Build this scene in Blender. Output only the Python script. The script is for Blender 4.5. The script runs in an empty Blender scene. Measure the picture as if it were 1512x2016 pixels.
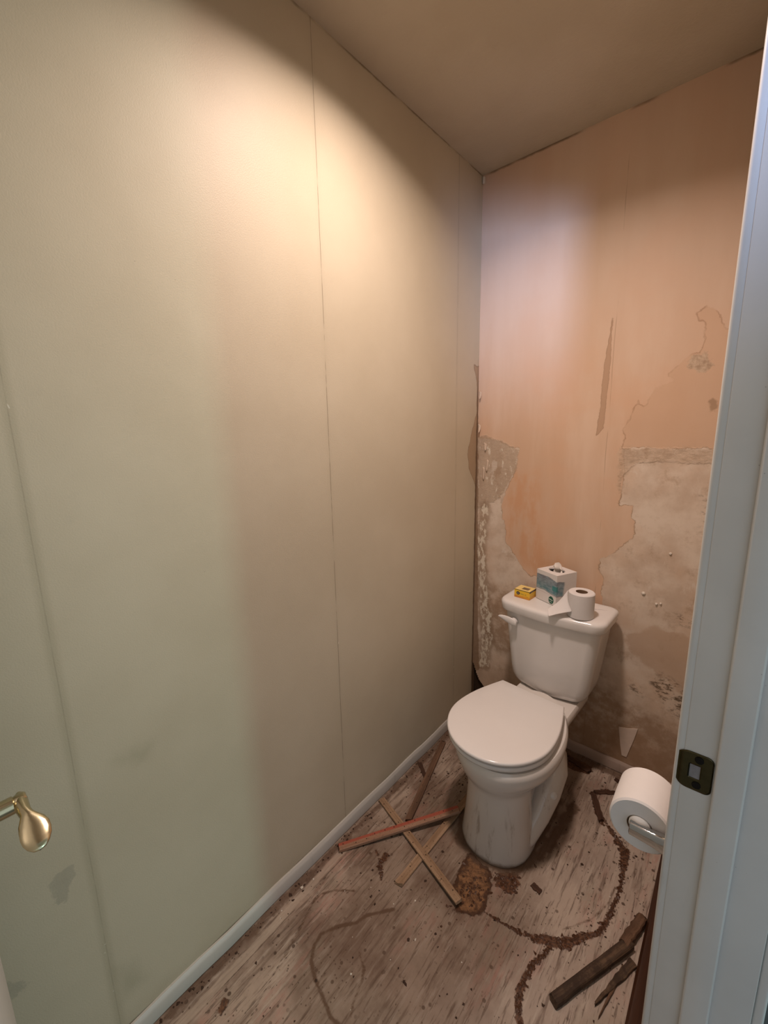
import bpy, bmesh, math, random
import numpy as np
from mathutils import Vector, Matrix

random.seed(7)
rng = np.random.default_rng(7)
S = bpy.context.scene
COL = S.collection
R = math.radians

# ------------------------------------------------------------------ camera
# x runs along the back wall, y into the room (back wall at y = 0), z up; metres
CAM = (0.9572, -1.7568, 1.4006)
YAW, PITCH, ROLL, FPX = 0.7202, 0.1873, -0.0208, 819.2


def cam_matrix():
    cy, sy, cp, sp = math.cos(YAW), math.sin(YAW), math.cos(PITCH), math.sin(PITCH)
    f = Vector((-sy * cp, cy * cp, -sp))
    r = Vector((cy, sy, 0))
    u = r.cross(f)
    c, s = math.cos(ROLL), math.sin(ROLL)
    r2 = c * r + s * u
    u2 = -s * r + c * u
    m = Matrix((r2, u2, -f)).transposed().to_4x4()
    m.translation = Vector(CAM)
    return m


cam = bpy.data.cameras.new('camera')
cam.sensor_fit = 'VERTICAL'
cam.sensor_height = 36.0
cam.lens = FPX / 2016 * 36.0
cam.clip_start = 0.005
co = bpy.data.objects.new('camera', cam)
co.matrix_world = cam_matrix()
COL.objects.link(co)
S.camera = co

# ------------------------------------------------------------------ world, lights, exposure
S.view_settings.view_transform = 'Standard'
S.view_settings.look = 'None'
S.view_settings.gamma = 1.0
S.view_settings.use_curve_mapping = False
S.view_settings.exposure = 0.0

w = bpy.data.worlds.new('hall_daylight')
S.world = w
w.use_nodes = True
bgn = w.node_tree.nodes['Background']
bgn.inputs[0].default_value = (0.72, 0.84, 0.95, 1)
bgn.inputs[1].default_value = 0.85


def light(name, kind, loc, energy, color, target=None, **kw):
    l = bpy.data.lights.new(name, kind)
    l.energy = energy
    l.color = color
    for k, v in kw.items():
        setattr(l, k, v)
    o = bpy.data.objects.new(name, l)
    o.location = loc
    if target:
        d = Vector(target) - Vector(loc)
        o.rotation_euler = d.to_track_quat('-Z', 'Y').to_euler()
    COL.objects.link(o)
    return o


LAMP = (0.46, -0.90, 2.44)           # the flush downlight in the ceiling (its housing is built below)
light('downlight', 'AREA', (LAMP[0], LAMP[1], 2.437), 14.4, (1.0, 0.81, 0.72), target=(LAMP[0], LAMP[1], 0),
      shape='DISK', size=0.15, spread=R(148))
# daylight of the hall: a window across from the doorway, plus an added narrow beam that lays a cool patch on the back wall
light('hall_window_light', 'AREA', (3.3, -0.60, 1.25), 13.5, (0.50, 1.0, 0.93), target=(0.0, -1.5, 1.1),
      shape='RECTANGLE', size=0.16, size_y=1.2)
light('hall_patch_light', 'AREA', (1.92, -3.05, 1.70), 1.15, (0.46, 0.60, 1.0), target=(0.2, 0.0, 2.02),
      shape='RECTANGLE', size=0.22, size_y=0.26, spread=R(20))

# ------------------------------------------------------------------ helpers
def smooth(me, angle=None):
    me.polygons.foreach_set('use_smooth', [True] * len(me.polygons))
    if angle is not None:
        try:
            me.set_sharp_from_angle(angle=R(angle))
        except Exception:
            pass


def obj(name, bm, mat, parent=None, smooth_angle=None):
    if isinstance(bm, bpy.types.Mesh):
        me = bm
    else:
        bmesh.ops.recalc_face_normals(bm, faces=bm.faces[:])
        me = bpy.data.meshes.new(name)
        bm.to_mesh(me)
        bm.free()
    mats = mat if isinstance(mat, (list, tuple)) else [mat]
    for m in mats:
        if m:
            me.materials.append(m)
    if smooth_angle is not None:
        smooth(me, smooth_angle)
    o = bpy.data.objects.new(name, me)
    COL.objects.link(o)
    if parent:
        o.parent = parent
    return o


def empty(name, loc=(0, 0, 0), rz=0.0, parent=None):
    o = bpy.data.objects.new(name, None)
    o.empty_display_size = 0.05
    o.location = loc
    o.rotation_euler = (0, 0, rz)
    COL.objects.link(o)
    if parent:
        o.parent = parent
    return o


def tag(o, label=None, cat=None, group=None, kind=None):
    if label:
        o['label'] = label
    if cat:
        o['category'] = cat
    if group:
        o['group'] = group
    if kind:
        o['kind'] = kind
    return o


def box(bm, x0, x1, y0, y1, z0, z1, bevel=0.0, seg=2, mi=0):
    r = bmesh.ops.create_cube(bm, size=1.0)
    vs = r['verts']
    for v in vs:
        v.co.x = x0 + (v.co.x + 0.5) * (x1 - x0)
        v.co.y = y0 + (v.co.y + 0.5) * (y1 - y0)
        v.co.z = z0 + (v.co.z + 0.5) * (z1 - z0)
    fs = set(f for v in vs for f in v.link_faces)
    for f in fs:
        f.material_index = mi
    if bevel:
        es = list(set(e for v in vs for e in v.link_edges))
        bmesh.ops.bevel(bm, geom=es, offset=bevel, segments=seg, profile=0.5, affect='EDGES', clamp_overlap=True)
    return bm


def loft(bm, rings, cap0=True, cap1=True, mi=0, closed=True):
    vr = [[bm.verts.new(p) for p in ring] for ring in rings]
    n = len(vr[0])
    for a, b in zip(vr, vr[1:]):
        for i in range(n if closed else n - 1):
            j = (i + 1) % n
            f = bm.faces.new((a[i], a[j], b[j], b[i]))
            f.material_index = mi
    if cap0:
        bm.faces.new(vr[0][::-1]).material_index = mi
    if cap1:
        bm.faces.new(vr[-1]).material_index = mi
    return vr


def lathe(bm, prof, n=32, axis='z', loc=(0, 0, 0), cap0=False, cap1=False, mi=0):
    """prof: list of (radius, height)"""
    rings = []
    for r_, h in prof:
        ring = []
        for i in range(n):
            a = 2 * math.pi * i / n
            c, s = r_ * math.cos(a), r_ * math.sin(a)
            p = {'z': (c, s, h), 'y': (c, h, s), 'x': (h, c, s)}[axis]
            ring.append((p[0] + loc[0], p[1] + loc[1], p[2] + loc[2]))
        rings.append(ring)
    return loft(bm, rings, cap0, cap1, mi)


def tube(bm, pts, radii, n=16, flat=1.0, mi=0, up=(0, 0, 1)):
    pts = [Vector(p) for p in pts]
    rings = []
    for i, p in enumerate(pts):
        t = (pts[min(i + 1, len(pts) - 1)] - pts[max(i - 1, 0)]).normalized()
        a = t.cross(Vector(up))
        if a.length < 1e-4:
            a = t.cross(Vector((1, 0, 0)))
        a.normalize()
        b = a.cross(t).normalized()
        r_ = radii[i] if isinstance(radii, (list, tuple)) else radii
        rings.append([p + a * (r_ * math.cos(2 * math.pi * k / n)) + b * (r_ * flat * math.sin(2 * math.pi * k / n)) for k in range(n)])
    return loft(bm, rings, True, True, mi)


# ------------------------------------------------------------------ material helper
class M:
    def __init__(self, name, rough=0.5, spec=0.5, metal=0.0):
        self.m = bpy.data.materials.new(name)
        self.m.use_nodes = True
        self.nt = self.m.node_tree
        self.b = self.nt.nodes['Principled BSDF']
        self.set('Roughness', rough)
        self.set('Specular IOR Level', spec)
        self.set('Metallic', metal)
        self._p = None

    def set(self, sock, v):
        i = self.b.inputs[sock]
        if hasattr(v, 'is_output'):
            self.nt.links.new(v, i)
        elif isinstance(v, (tuple, list)):
            i.default_value = (*v[:3], 1)
        else:
            i.default_value = v

    def node(self, t, **kw):
        n = self.nt.nodes.new(t)
        for k, v in kw.items():
            setattr(n, k, v)
        return n

    def put(self, i, v):
        if hasattr(v, 'is_output'):
            self.nt.links.new(v, i)
        elif isinstance(v, (tuple, list)):
            i.default_value = (*v[:3], 1) if len(i.default_value) == 4 else v[:3]
        else:
            i.default_value = v

    @property
    def pos(self):
        if self._p is None:
            self._p = self.node('ShaderNodeNewGeometry').outputs['Position']
        return self._p

    def obpos(self):
        return self.node('ShaderNodeTexCoord').outputs['Object']

    def scale(self, v, s, rot=(0, 0, 0)):
        n = self.node('ShaderNodeMapping')
        self.put(n.inputs['Vector'], v)
        n.inputs['Scale'].default_value = s
        n.inputs['Rotation'].default_value = rot
        return n.outputs[0]

    def noise(self, scale, detail=4.0, rough=0.55, vec=None, dist=0.0):
        n = self.node('ShaderNodeTexNoise')
        self.put(n.inputs['Vector'], vec if vec is not None else self.pos)
        n.inputs['Scale'].default_value = scale
        n.inputs['Detail'].default_value = detail
        n.inputs['Roughness'].default_value = rough
        n.inputs['Distortion'].default_value = dist
        return n.outputs[0]

    def voro(self, scale, vec=None, feature='F1'):
        n = self.node('ShaderNodeTexVoronoi', feature=feature)
        self.put(n.inputs['Vector'], vec if vec is not None else self.pos)
        n.inputs['Scale'].default_value = scale
        return n.outputs['Distance']

    def math(self, op, a, b=0.0, c=None):
        n = self.node('ShaderNodeMath', operation=op)
        self.put(n.inputs[0], a)
        self.put(n.inputs[1], b)
        if c is not None:
            self.put(n.inputs[2], c)
        return n.outputs[0]

    def rng(self, v, a, b, lo=0.0, hi=1.0, smooth=True):
        n = self.node('ShaderNodeMapRange')
        n.interpolation_type = 'SMOOTHSTEP' if smooth else 'LINEAR'
        self.put(n.inputs['Value'], v)
        n.inputs['From Min'].default_value = a
        n.inputs['From Max'].default_value = b
        n.inputs['To Min'].default_value = lo
        n.inputs['To Max'].default_value = hi
        return n.outputs[0]

    def mix(self, f, a, b, mode='MIX'):
        n = self.node('ShaderNodeMix', data_type='RGBA', blend_type=mode)
        self.put(n.inputs[0], f)
        self.put(n.inputs[6], a)
        self.put(n.inputs[7], b)
        return n.outputs[2]

    def attr(self, name):
        return self.node('ShaderNodeAttribute', attribute_name=name).outputs['Fac']

    def mask(self, sdf, amp, scale, w, off=0.0, detail=5.0, vec=None):
        """1 inside a region given by its signed distance, ragged by noise"""
        n = self.noise(scale, detail, 0.6, vec)
        d = self.math('MULTIPLY_ADD', self.math('SUBTRACT', n, 0.5), amp, sdf)
        d = self.math('ADD', d, off)
        return self.rng(d, w, -w)

    def edge(self, sdf, amp, scale, w, off=0.0):
        n = self.noise(scale, 5.0, 0.6)
        d = self.math('ADD', self.math('MULTIPLY_ADD', self.math('SUBTRACT', n, 0.5), amp, sdf), off)
        return self.rng(self.math('ABSOLUTE', d), w, w * 0.25)

    def mul(self, a, b):
        return self.math('MULTIPLY', a, b)

    def sep(self, v=None):
        n = self.node('ShaderNodeSeparateXYZ')
        self.put(n.inputs[0], v if v is not None else self.pos)
        return n.outputs

    def bump(self, h, strength=0.3, dist=0.001, prev=None):
        n = self.node('ShaderNodeBump')
        n.inputs['Strength'].default_value = strength
        n.inputs['Distance'].default_value = dist
        self.put(n.inputs['Height'], h)
        if prev is not None:
            self.put(n.inputs['Normal'], prev)
        return n.outputs[0]

    def color(self, c):
        self.set('Base Color', c)
        return self

    def normal(self, n):
        self.set('Normal', n)
        return self


def plain(name, c, rough=0.5, spec=0.5, metal=0.0, var=0.06, vscale=40.0, bump=0.0, bscale=300.0):
    m = M(name, rough, spec, metal)
    n = m.noise(vscale, 3)
    d = tuple(x * (1 - var) for x in c)
    l = tuple(min(1, x * (1 + var)) for x in c)
    m.color(m.mix(n, d, l))
    if bump:
        m.normal(m.bump(m.noise(bscale, 2), bump, 0.0006))
    return m.m


# ------------------------------------------------------------------ signed distances
def sd_poly(P, poly):
    poly = np.array(poly, float)
    n = len(poly)
    d = np.full(len(P), 1e9)
    inside = np.zeros(len(P), bool)
    for i in range(n):
        a, b = poly[i], poly[(i + 1) % n]
        ab = b - a
        t = np.clip(((P - a) @ ab) / (ab @ ab + 1e-12), 0, 1)
        q = P - a - t[:, None] * ab
        d = np.minimum(d, np.hypot(q[:, 0], q[:, 1]))
        c = (a[1] > P[:, 1]) != (b[1] > P[:, 1])
        xi = (b[0] - a[0]) * (P[:, 1] - a[1]) / (b[1] - a[1] + 1e-12) + a[0]
        inside ^= c & (P[:, 0] < xi)
    return np.where(inside, -d, d)


def sd_line(P, line, wid):
    """distance to a polyline minus its (varying) half width"""
    line = np.array(line, float)
    wid = np.broadcast_to(np.array(wid, float), (len(line),)) if np.ndim(wid) else np.full(len(line), wid)
    d = np.full(len(P), 1e9)
    for i in range(len(line) - 1):
        a, b = line[i], line[i + 1]
        ab = b - a
        t = np.clip(((P - a) @ ab) / (ab @ ab + 1e-12), 0, 1)
        q = P - a - t[:, None] * ab
        d = np.minimum(d, np.hypot(q[:, 0], q[:, 1]) - (wid[i] + t * (wid[i + 1] - wid[i])))
    return d


def grid_mesh(name, u0, u1, v0, v1, step, place, sdfs, skip=None, flip=False):
    """a fine flat sheet carrying signed-distance attributes; place(u, v) -> xyz arrays"""
    nu, nv = max(2, int((u1 - u0) / step) + 1), max(2, int((v1 - v0) / step) + 1)
    U, V = np.meshgrid(np.linspace(u0, u1, nu), np.linspace(v0, v1, nv), indexing='ij')
    P = np.stack([U.ravel(), V.ravel()], 1)
    X = np.stack(place(P[:, 0], P[:, 1]), 1).astype(np.float32)
    idx = np.arange(nu * nv).reshape(nu, nv)
    F = np.stack([idx[:-1, :-1], idx[1:, :-1], idx[1:, 1:], idx[:-1, 1:]], -1).reshape(-1, 4)
    if flip:
        F = F[:, ::-1]
    if skip is not None:
        c = P[F].mean(1)
        F = F[~skip(c)]
    me = bpy.data.meshes.new(name)
    me.vertices.add(len(X))
    me.vertices.foreach_set('co', X.ravel())
    me.loops.add(F.size)
    me.loops.foreach_set('vertex_index', F.ravel().astype(np.int32))
    me.polygons.add(len(F))
    me.polygons.foreach_set('loop_start', np.arange(0, F.size, 4, dtype=np.int32))
    me.update(calc_edges=True)
    me.validate()
    for k, fn in sdfs.items():
        a = me.attributes.new(k, 'FLOAT', 'POINT')
        a.data.foreach_set('value', np.clip(fn(P), -1, 1).astype(np.float32))
    return me


# ------------------------------------------------------------------ materials of the room
H = 2.44
WX = 0.935                # room side of the right wall
SEAMS = (-1.628, -0.910, -0.1865)


def orange_peel(m, strength=0.22, dist=0.0008, scale=170):
    return m.bump(m.noise(scale, 3, 0.6), strength, dist)


def mat_left():
    m = M('cream_wall_paint', 0.50, 0.28)
    x = m.sep()
    c = m.mix(m.rng(m.noise(2.2, 4), 0.35, 0.7), (0.50, 0.430, 0.315), (0.545, 0.475, 0.355))
    c = m.mix(m.mul(m.rng(m.noise(26, 6, 0.65), 0.55, 0.75), 0.10), c, (0.40, 0.36, 0.29))
    # hairline cracks and yellowed bands along the taped seams
    for i, s in enumerate(SEAMS):
        wob = m.math('MULTIPLY_ADD', m.math('SUBTRACT', m.noise(3.0, 2), 0.5), 0.003, x[1])
        d = m.math('ABSOLUTE', m.math('SUBTRACT', wob, s))
        brk = m.rng(m.noise(9 + i, 3, 0.6, m.scale(m.pos, (0.2, 0.2, 1))), 0.36, 0.52)
        band = m.mul(m.rng(d, 0.016, 0.002), (0.30, 0.07, 0.10)[i])
        c = m.mix(band, c, (0.30, 0.26, 0.17))
        line = m.mul(m.rng(d, 0.0016, 0.0005), m.mul(brk, (0.18, 0.60, 0.40)[i]))
        c = m.mix(line, c, (0.14, 0.105, 0.07))
        chip = m.mul(m.rng(d, 0.006, 0.002), m.rng(m.noise(45, 2), 0.70, 0.74))
        c = m.mix(chip, c, (0.72, 0.66, 0.55))
    # torn, browned paper beside the back corner, greyed scuffs low on the left
    c = m.mix(m.mul(m.mask(m.attr('torn'), 0.03, 16, 0.002), 0.8), c, (0.36, 0.245, 0.15))
    c = m.mix(m.mul(m.edge(m.attr('torn'), 0.03, 16, 0.003), 0.6), c, (0.20, 0.13, 0.08))
    c = m.mix(m.mul(m.mask(m.attr('scuff'), 0.034, 55, 0.003), 0.65), c, m.mix(m.noise(60, 3), (0.33, 0.295, 0.225), (0.41, 0.365, 0.285)))
    c = m.mix(m.mul(m.mask(m.attr('grease'), 0.06, 18, 0.03), 0.35), c, (0.27, 0.25, 0.16))
    # brown line along the bottom and in the far corner
    low_brown = m.rng(m.math('MULTIPLY_ADD', m.noise(12, 4), 0.05, x[2]), 0.12, 0.05)
    c = m.mix(m.mul(low_brown, 0.35), c, (0.26, 0.20, 0.125))
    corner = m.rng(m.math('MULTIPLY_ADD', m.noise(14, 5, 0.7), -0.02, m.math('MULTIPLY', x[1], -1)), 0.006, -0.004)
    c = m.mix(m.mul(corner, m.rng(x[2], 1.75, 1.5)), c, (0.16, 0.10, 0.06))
    # tiny dark specks and a dark caulk line under the ceiling
    spk = m.rng(m.voro(28), 0.035, 0.02)
    c = m.mix(m.mul(spk, m.mul(m.rng(m.noise(3), 0.5, 0.6), 0.5)), c, (0.2, 0.17, 0.12))
    top = m.mul(m.rng(m.math('MULTIPLY_ADD', m.noise(30, 4), 0.008, x[2]), H - 0.004, H + 0.002), m.rng(m.noise(6, 3), 0.35, 0.6))
    c = m.mix(m.mul(top, 0.8), c, (0.15, 0.11, 0.07))
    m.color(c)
    b = orange_peel(m, 0.34, 0.0011, 330)
    b = m.bump(m.mask(m.attr('torn'), 0.03, 16, 0.002), -0.6, 0.0012, b)
    m.normal(b)
    return m.m


def mat_back():
    m = M('peeling_peach_wall', 0.55, 0.35)
    x = m.sep()
    vert = m.scale(m.pos, (1, 1, 0.18))
    c = m.mix(m.rng(m.noise(7, 5, 0.6, vert), 0.35, 0.68), (0.60, 0.405, 0.275), (0.67, 0.485, 0.355))
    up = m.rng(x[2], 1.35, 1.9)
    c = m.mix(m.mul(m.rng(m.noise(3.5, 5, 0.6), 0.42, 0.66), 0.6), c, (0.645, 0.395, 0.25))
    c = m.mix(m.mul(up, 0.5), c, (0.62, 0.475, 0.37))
    # deeper peach where a coat has come off on the right
    r0 = m.mask(m.attr('r0'), 0.034, 26, 0.0025)
    c = m.mix(m.mul(r0, 0.75), c, m.mix(m.noise(9, 5), (0.55, 0.36, 0.235), (0.62, 0.42, 0.29)))
    c = m.mix(m.mul(m.mul(m.edge(m.attr('r0'), 0.034, 26, 0.0035), m.rng(m.noise(14, 3), 0.38, 0.62)), 0.6), c, (0.33, 0.19, 0.11))
    # salmon scraped area beside the left patch
    sal = m.mul(m.mask(m.attr('salm'), 0.09, 14, 0.035), m.rng(m.noise(11, 5, 0.65, m.scale(m.pos, (1.6, 1, 0.6))), 0.30, 0.62))
    c = m.mix(m.mul(sal, 0.9), c, (0.60, 0.335, 0.19))
    strk = m.rng(m.noise(40, 4, 0.6, m.scale(m.pos, (1.0, 1, 0.25), (0, 0.45, 0))), 0.60, 0.70)
    c = m.mix(m.mul(m.mul(strk, sal), 0.45), c, (0.66, 0.50, 0.38))
    # bare grey plaster, right and left
    pl = m.mix(m.rng(m.noise(8, 6, 0.62), 0.34, 0.64), (0.56, 0.435, 0.335), (0.70, 0.59, 0.485))
    pl = m.mix(m.mul(m.rng(m.noise(4.2, 5, 0.6), 0.45, 0.68), 0.6), pl, (0.62, 0.44, 0.31))
    pl = m.mix(m.mul(m.rng(m.noise(30, 6, 0.7), 0.52, 0.72), 0.28), pl, (0.40, 0.29, 0.20))
    r1 = m.mask(m.attr('r1'), 0.034, 32, 0.0016)
    l1 = m.mask(m.attr('l1'), 0.036, 28, 0.0016)
    for k, a, t in ((r1, 'r1', 0.75), (l1, 'l1', 0.6)):
        c = m.mix(k, c, pl)
        c = m.mix(m.mul(m.mul(m.edge(m.attr(a), 0.034 if a == 'r1' else 0.036, 32 if a == 'r1' else 28, 0.003), m.rng(m.noise(16, 3), 0.34, 0.60)), t), c, (0.31, 0.20, 0.12))
    # scraped bands where an old moulding sat
    scr = m.rng(m.noise(38, 7, 0.72, m.scale(m.pos, (0.7, 1, 1.3))), 0.34, 0.66)
    scol = m.mix(scr, (0.38, 0.265, 0.175), (0.60, 0.455, 0.335))
    c = m.mix(m.mul(m.mask(m.attr('band'), 0.06, 30, 0.010), 0.7), c, scol)
    lcr = m.mask(m.attr('lcr'), 0.05, 30, 0.006)
    c = m.mix(m.mul(lcr, 0.7), c, m.mix(m.noise(20, 6, 0.7, m.scale(m.pos, (1.6, 1, 0.5))), (0.27, 0.18, 0.11), (0.55, 0.42, 0.305)))
    fl = m.rng(m.noise(48, 5, 0.62, m.scale(m.pos, (1.2, 1, 0.45))), 0.575, 0.625)
    c = m.mix(m.mul(fl, m.mask(m.attr('lcr'), 0.03, 30, 0.02, 0.01)), c, (0.68, 0.60, 0.49))
    smu = m.mul(m.rng(m.noise(13, 7, 0.7, m.scale(m.pos, (1.1, 1, 0.8))), 0.53, 0.68), m.math('MAXIMUM', r1, l1))
    c = m.mix(m.mul(smu, 0.5), c, (0.36, 0.235, 0.145))
    wht = m.mul(m.rng(m.noise(17, 6, 0.65, m.scale(m.pos, (1, 1, 0.6))), 0.60, 0.68), m.math('MAXIMUM', r1, l1))
    c = m.mix(m.mul(wht, 0.5), c, (0.72, 0.64, 0.55))
    # brown patch beneath the plaster, low on the right
    low = m.mask(m.attr('low'), 0.07, 20, 0.008)
    c = m.mix(m.mul(low, 0.7), c, m.mix(m.noise(12, 5), (0.46, 0.315, 0.215), (0.54, 0.39, 0.28)))
    c = m.mix(m.mul(m.edge(m.attr('low'), 0.07, 20, 0.005, -0.006), 0.25), c, (0.62, 0.53, 0.42))
    bw = m.mul(m.mask(m.attr('brown'), 0.16, 12, 0.03), m.rng(m.noise(15, 6, 0.68), 0.30, 0.58))
    c = m.mix(m.mul(bw, 0.72), c, (0.30, 0.185, 0.105))
    # browner towards the bottom
    low_brown = m.rng(m.math('MULTIPLY_ADD', m.noise(9, 5), 0.26, x[2]), 0.52, 0.16)
    c = m.mix(m.mul(low_brown, 0.55), c, (0.33, 0.20, 0.115))
    # gouge, crusts and mould
    c = m.mix(m.mul(m.mask(m.attr('gouge'), 0.012, 40, 0.0015), 0.85), c, (0.43, 0.275, 0.175))
    c = m.mix(m.mul(m.edge(m.attr('gouge'), 0.012, 40, 0.002), 0.5), c, (0.28, 0.17, 0.10))
    c = m.mix(m.mul(m.mask(m.attr('crust'), 0.07, 36, 0.006), 0.8), c, m.mix(m.rng(m.noise(60, 6, 0.7), 0.36, 0.64), (0.33, 0.235, 0.155), (0.56, 0.44, 0.325)))
    c = m.mix(m.mul(m.mask(m.attr('spot'), 0.045, 45, 0.006), 0.7), c, (0.30, 0.19, 0.11))
    md = m.rng(m.noise(42, 6, 0.7, m.scale(m.pos, (0.75, 1, 1.25), (0, -0.5, 0))), 0.47, 0.60)
    c = m.mix(m.mul(m.mul(m.mask(m.attr('mold'), 0.08, 22, 0.02), md), 0.92), c, (0.115, 0.072, 0.038))
    # crust of plaster and rust line in the left corner
    cr = m.mul(m.mask(m.attr('cornercrust'), 0.09, 18, 0.006), m.rng(m.noise(55, 5, 0.65, m.scale(m.pos, (1, 1, 0.5))), 0.45, 0.54))
    c = m.mix(m.mul(m.mask(m.attr('cornercrust'), 0.06, 20, 0.012, -0.012), 0.55), c, (0.25, 0.155, 0.085))
    c = m.mix(cr, c, (0.72, 0.635, 0.51))
    cb = m.mask(m.attr('cornerbrown'), 0.02, 20, 0.004)
    c = m.mix(m.mul(cb, 0.85), c, m.mix(m.noise(50, 5), (0.15, 0.085, 0.045), (0.34, 0.215, 0.125)))
    # hairline seam of the wallboard
    wob = m.math('MULTIPLY_ADD', m.math('SUBTRACT', m.noise(4, 2), 0.5), 0.012, x[0])
    d = m.math('ABSOLUTE', m.math('SUBTRACT', wob, 0.545))
    c = m.mix(m.mul(m.rng(d, 0.002, 0.0006), m.mul(m.rng(m.noise(4, 3), 0.46, 0.58), 0.4)), c, (0.26, 0.16, 0.09))
    top = m.mul(m.rng(m.math('MULTIPLY_ADD', m.noise(30, 4), 0.01, x[2]), H - 0.006, H + 0.003), m.rng(m.noise(5, 3), 0.4, 0.6))
    c = m.mix(m.mul(top, 0.8), c, (0.13, 0.085, 0.05))
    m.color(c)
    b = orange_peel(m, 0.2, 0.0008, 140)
    allp = m.math('MAXIMUM', r1, l1)
    b = m.bump(allp, -0.5, 0.0010, b)
    rough = m.math('MAXIMUM', m.mask(m.attr('band'), 0.024, 50, 0.004), lcr)
    b = m.bump(m.mul(m.noise(70, 6, 0.7), rough), 0.7, 0.004, b)
    b = m.bump(m.mask(m.attr('gouge'), 0.012, 40, 0.0015), -0.5, 0.001, b)
    m.normal(b)
    return m.m


def mat_floor():
    m = M('stained_plywood_subfloor', 0.62, 0.3)
    x = m.sep()
    along = m.scale(m.pos, (1, 0.10, 1), (0, 0, 0.10))
    g1 = m.noise(60, 6, 0.65, along)
    g2 = m.noise(150, 5, 0.65, m.scale(m.pos, (1, 0.07, 1), (0, 0, 0.12)))
    blot = m.noise(5.5, 6, 0.62)
    c = m.mix(m.rng(blot, 0.33, 0.66), (0.180, 0.122, 0.088), (0.40, 0.310, 0.240))
    # lighter towards the right side
    right_pale = m.rng(m.math('MULTIPLY_ADD', m.noise(6, 5), 0.35, x[0]), 0.62, 0.95)
    c = m.mix(m.mul(right_pale, 0.7), c, (0.46, 0.37, 0.305))
    # whitish backing residue, pink stain, green-grey patches
    c = m.mix(m.mul(m.rng(m.noise(75, 5, 0.7, along), 0.50, 0.66), 0.42), c, (0.52, 0.44, 0.36))
    c = m.mix(m.mul(m.mul(m.rng(m.noise(6.5, 6, 0.65, m.scale(m.pos, (1, 0.6, 1))), 0.50, 0.68), m.rng(m.noise(90, 5, 0.7, along), 0.38, 0.60)), 0.55), c, (0.40, 0.165, 0.13))
    c = m.mix(m.mul(m.rng(m.noise(5.1, 3, 0.5, m.scale(m.pos, (1.3, 0.8, 1))), 0.57, 0.68), 0.35), c, (0.21, 0.185, 0.13))
    # grain
    c = m.mix(m.mul(m.rng(g1, 0.52, 0.66), 0.62), c, (0.10, 0.058, 0.038))
    c = m.mix(m.mul(m.rng(g2, 0.55, 0.63), 0.62), c, (0.075, 0.043, 0.028))
    # spatter
    sp = m.rng(m.voro(30, m.math('ADD', 0, 0) and None), 0.17, 0.11)
    c = m.mix(m.mul(sp, m.mul(m.rng(m.noise(4.5, 4), 0.40, 0.52), 0.85)), c, (0.06, 0.033, 0.02))
    sp2 = m.rng(m.voro(75), 0.19, 0.11)
    c = m.mix(m.mul(sp2, m.mul(m.rng(m.noise(7, 4), 0.42, 0.54), 0.8)), c, (0.055, 0.03, 0.018))
    # water lines, wet stains with the toilet's shade painted in, and glue
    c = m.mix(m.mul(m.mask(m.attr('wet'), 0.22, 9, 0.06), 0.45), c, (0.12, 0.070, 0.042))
    c = m.mix(m.mul(m.mask(m.attr('tide'), 0.012, 40, 0.0028), 0.9), c, (0.095, 0.050, 0.026))
    gl = m.mask(m.attr('glue'), 0.026, 60, 0.002)
    gcol = m.mix(m.rng(m.noise(120, 5, 0.7), 0.38, 0.62), (0.034, 0.012, 0.006), (0.145, 0.058, 0.024))
    c = m.mix(m.mul(gl, 0.92), c, gcol)
    pa = m.mask(m.attr('patch'), 0.05, 30, 0.003)
    pcol = m.mix(m.rng(m.noise(55, 6, 0.7), 0.36, 0.64), (0.085, 0.036, 0.014), (0.26, 0.125, 0.052))
    c = m.mix(m.mul(pa, 0.93), c, pcol)
    c = m.mix(m.mul(m.edge(m.attr('patch'), 0.05, 30, 0.010, 0.004), 0.85), c, (0.055, 0.022, 0.010))
    # dirt along the walls and round the toilet
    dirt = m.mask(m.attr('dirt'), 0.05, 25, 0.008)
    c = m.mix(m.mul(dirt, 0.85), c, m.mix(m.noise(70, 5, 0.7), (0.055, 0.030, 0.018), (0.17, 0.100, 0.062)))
    c = m.mix(m.mul(m.mask(m.attr('pale'), 0.012, 25, 0.002), 0.55), c, (0.45, 0.36, 0.28))
    c = m.mix(m.mul(m.mask(m.attr('crack'), 0.004, 40, 0.001), 0.8), c, (0.06, 0.035, 0.022))
    m.color(c)
    h = m.math('ADD', m.mul(g2, 0.5), m.mul(gl, 0.8))
    b = m.bump(h, 0.45, 0.002)
    b = m.bump(m.mul(m.noise(90, 5, 0.7), pa), 0.8, 0.006, b)
    m.normal(b)
    m.set('Roughness', m.mix(gl, (0.62, 0.62, 0.62), (0.4, 0.4, 0.4)))
    return m.m


def mat_ceiling():
    m = M('textured_ceiling_paint', 0.6, 0.3)
    c = m.mix(m.rng(m.noise(4, 4), 0.35, 0.65), (0.47, 0.405, 0.31), (0.51, 0.445, 0.35))
    c = m.mix(m.mul(m.rng(m.voro(60), 0.06, 0.03), 0.4), c, (0.62, 0.55, 0.42))
    m.color(c)
    m.normal(orange_peel(m, 0.5, 0.002, 90))
    return m.m


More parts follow.
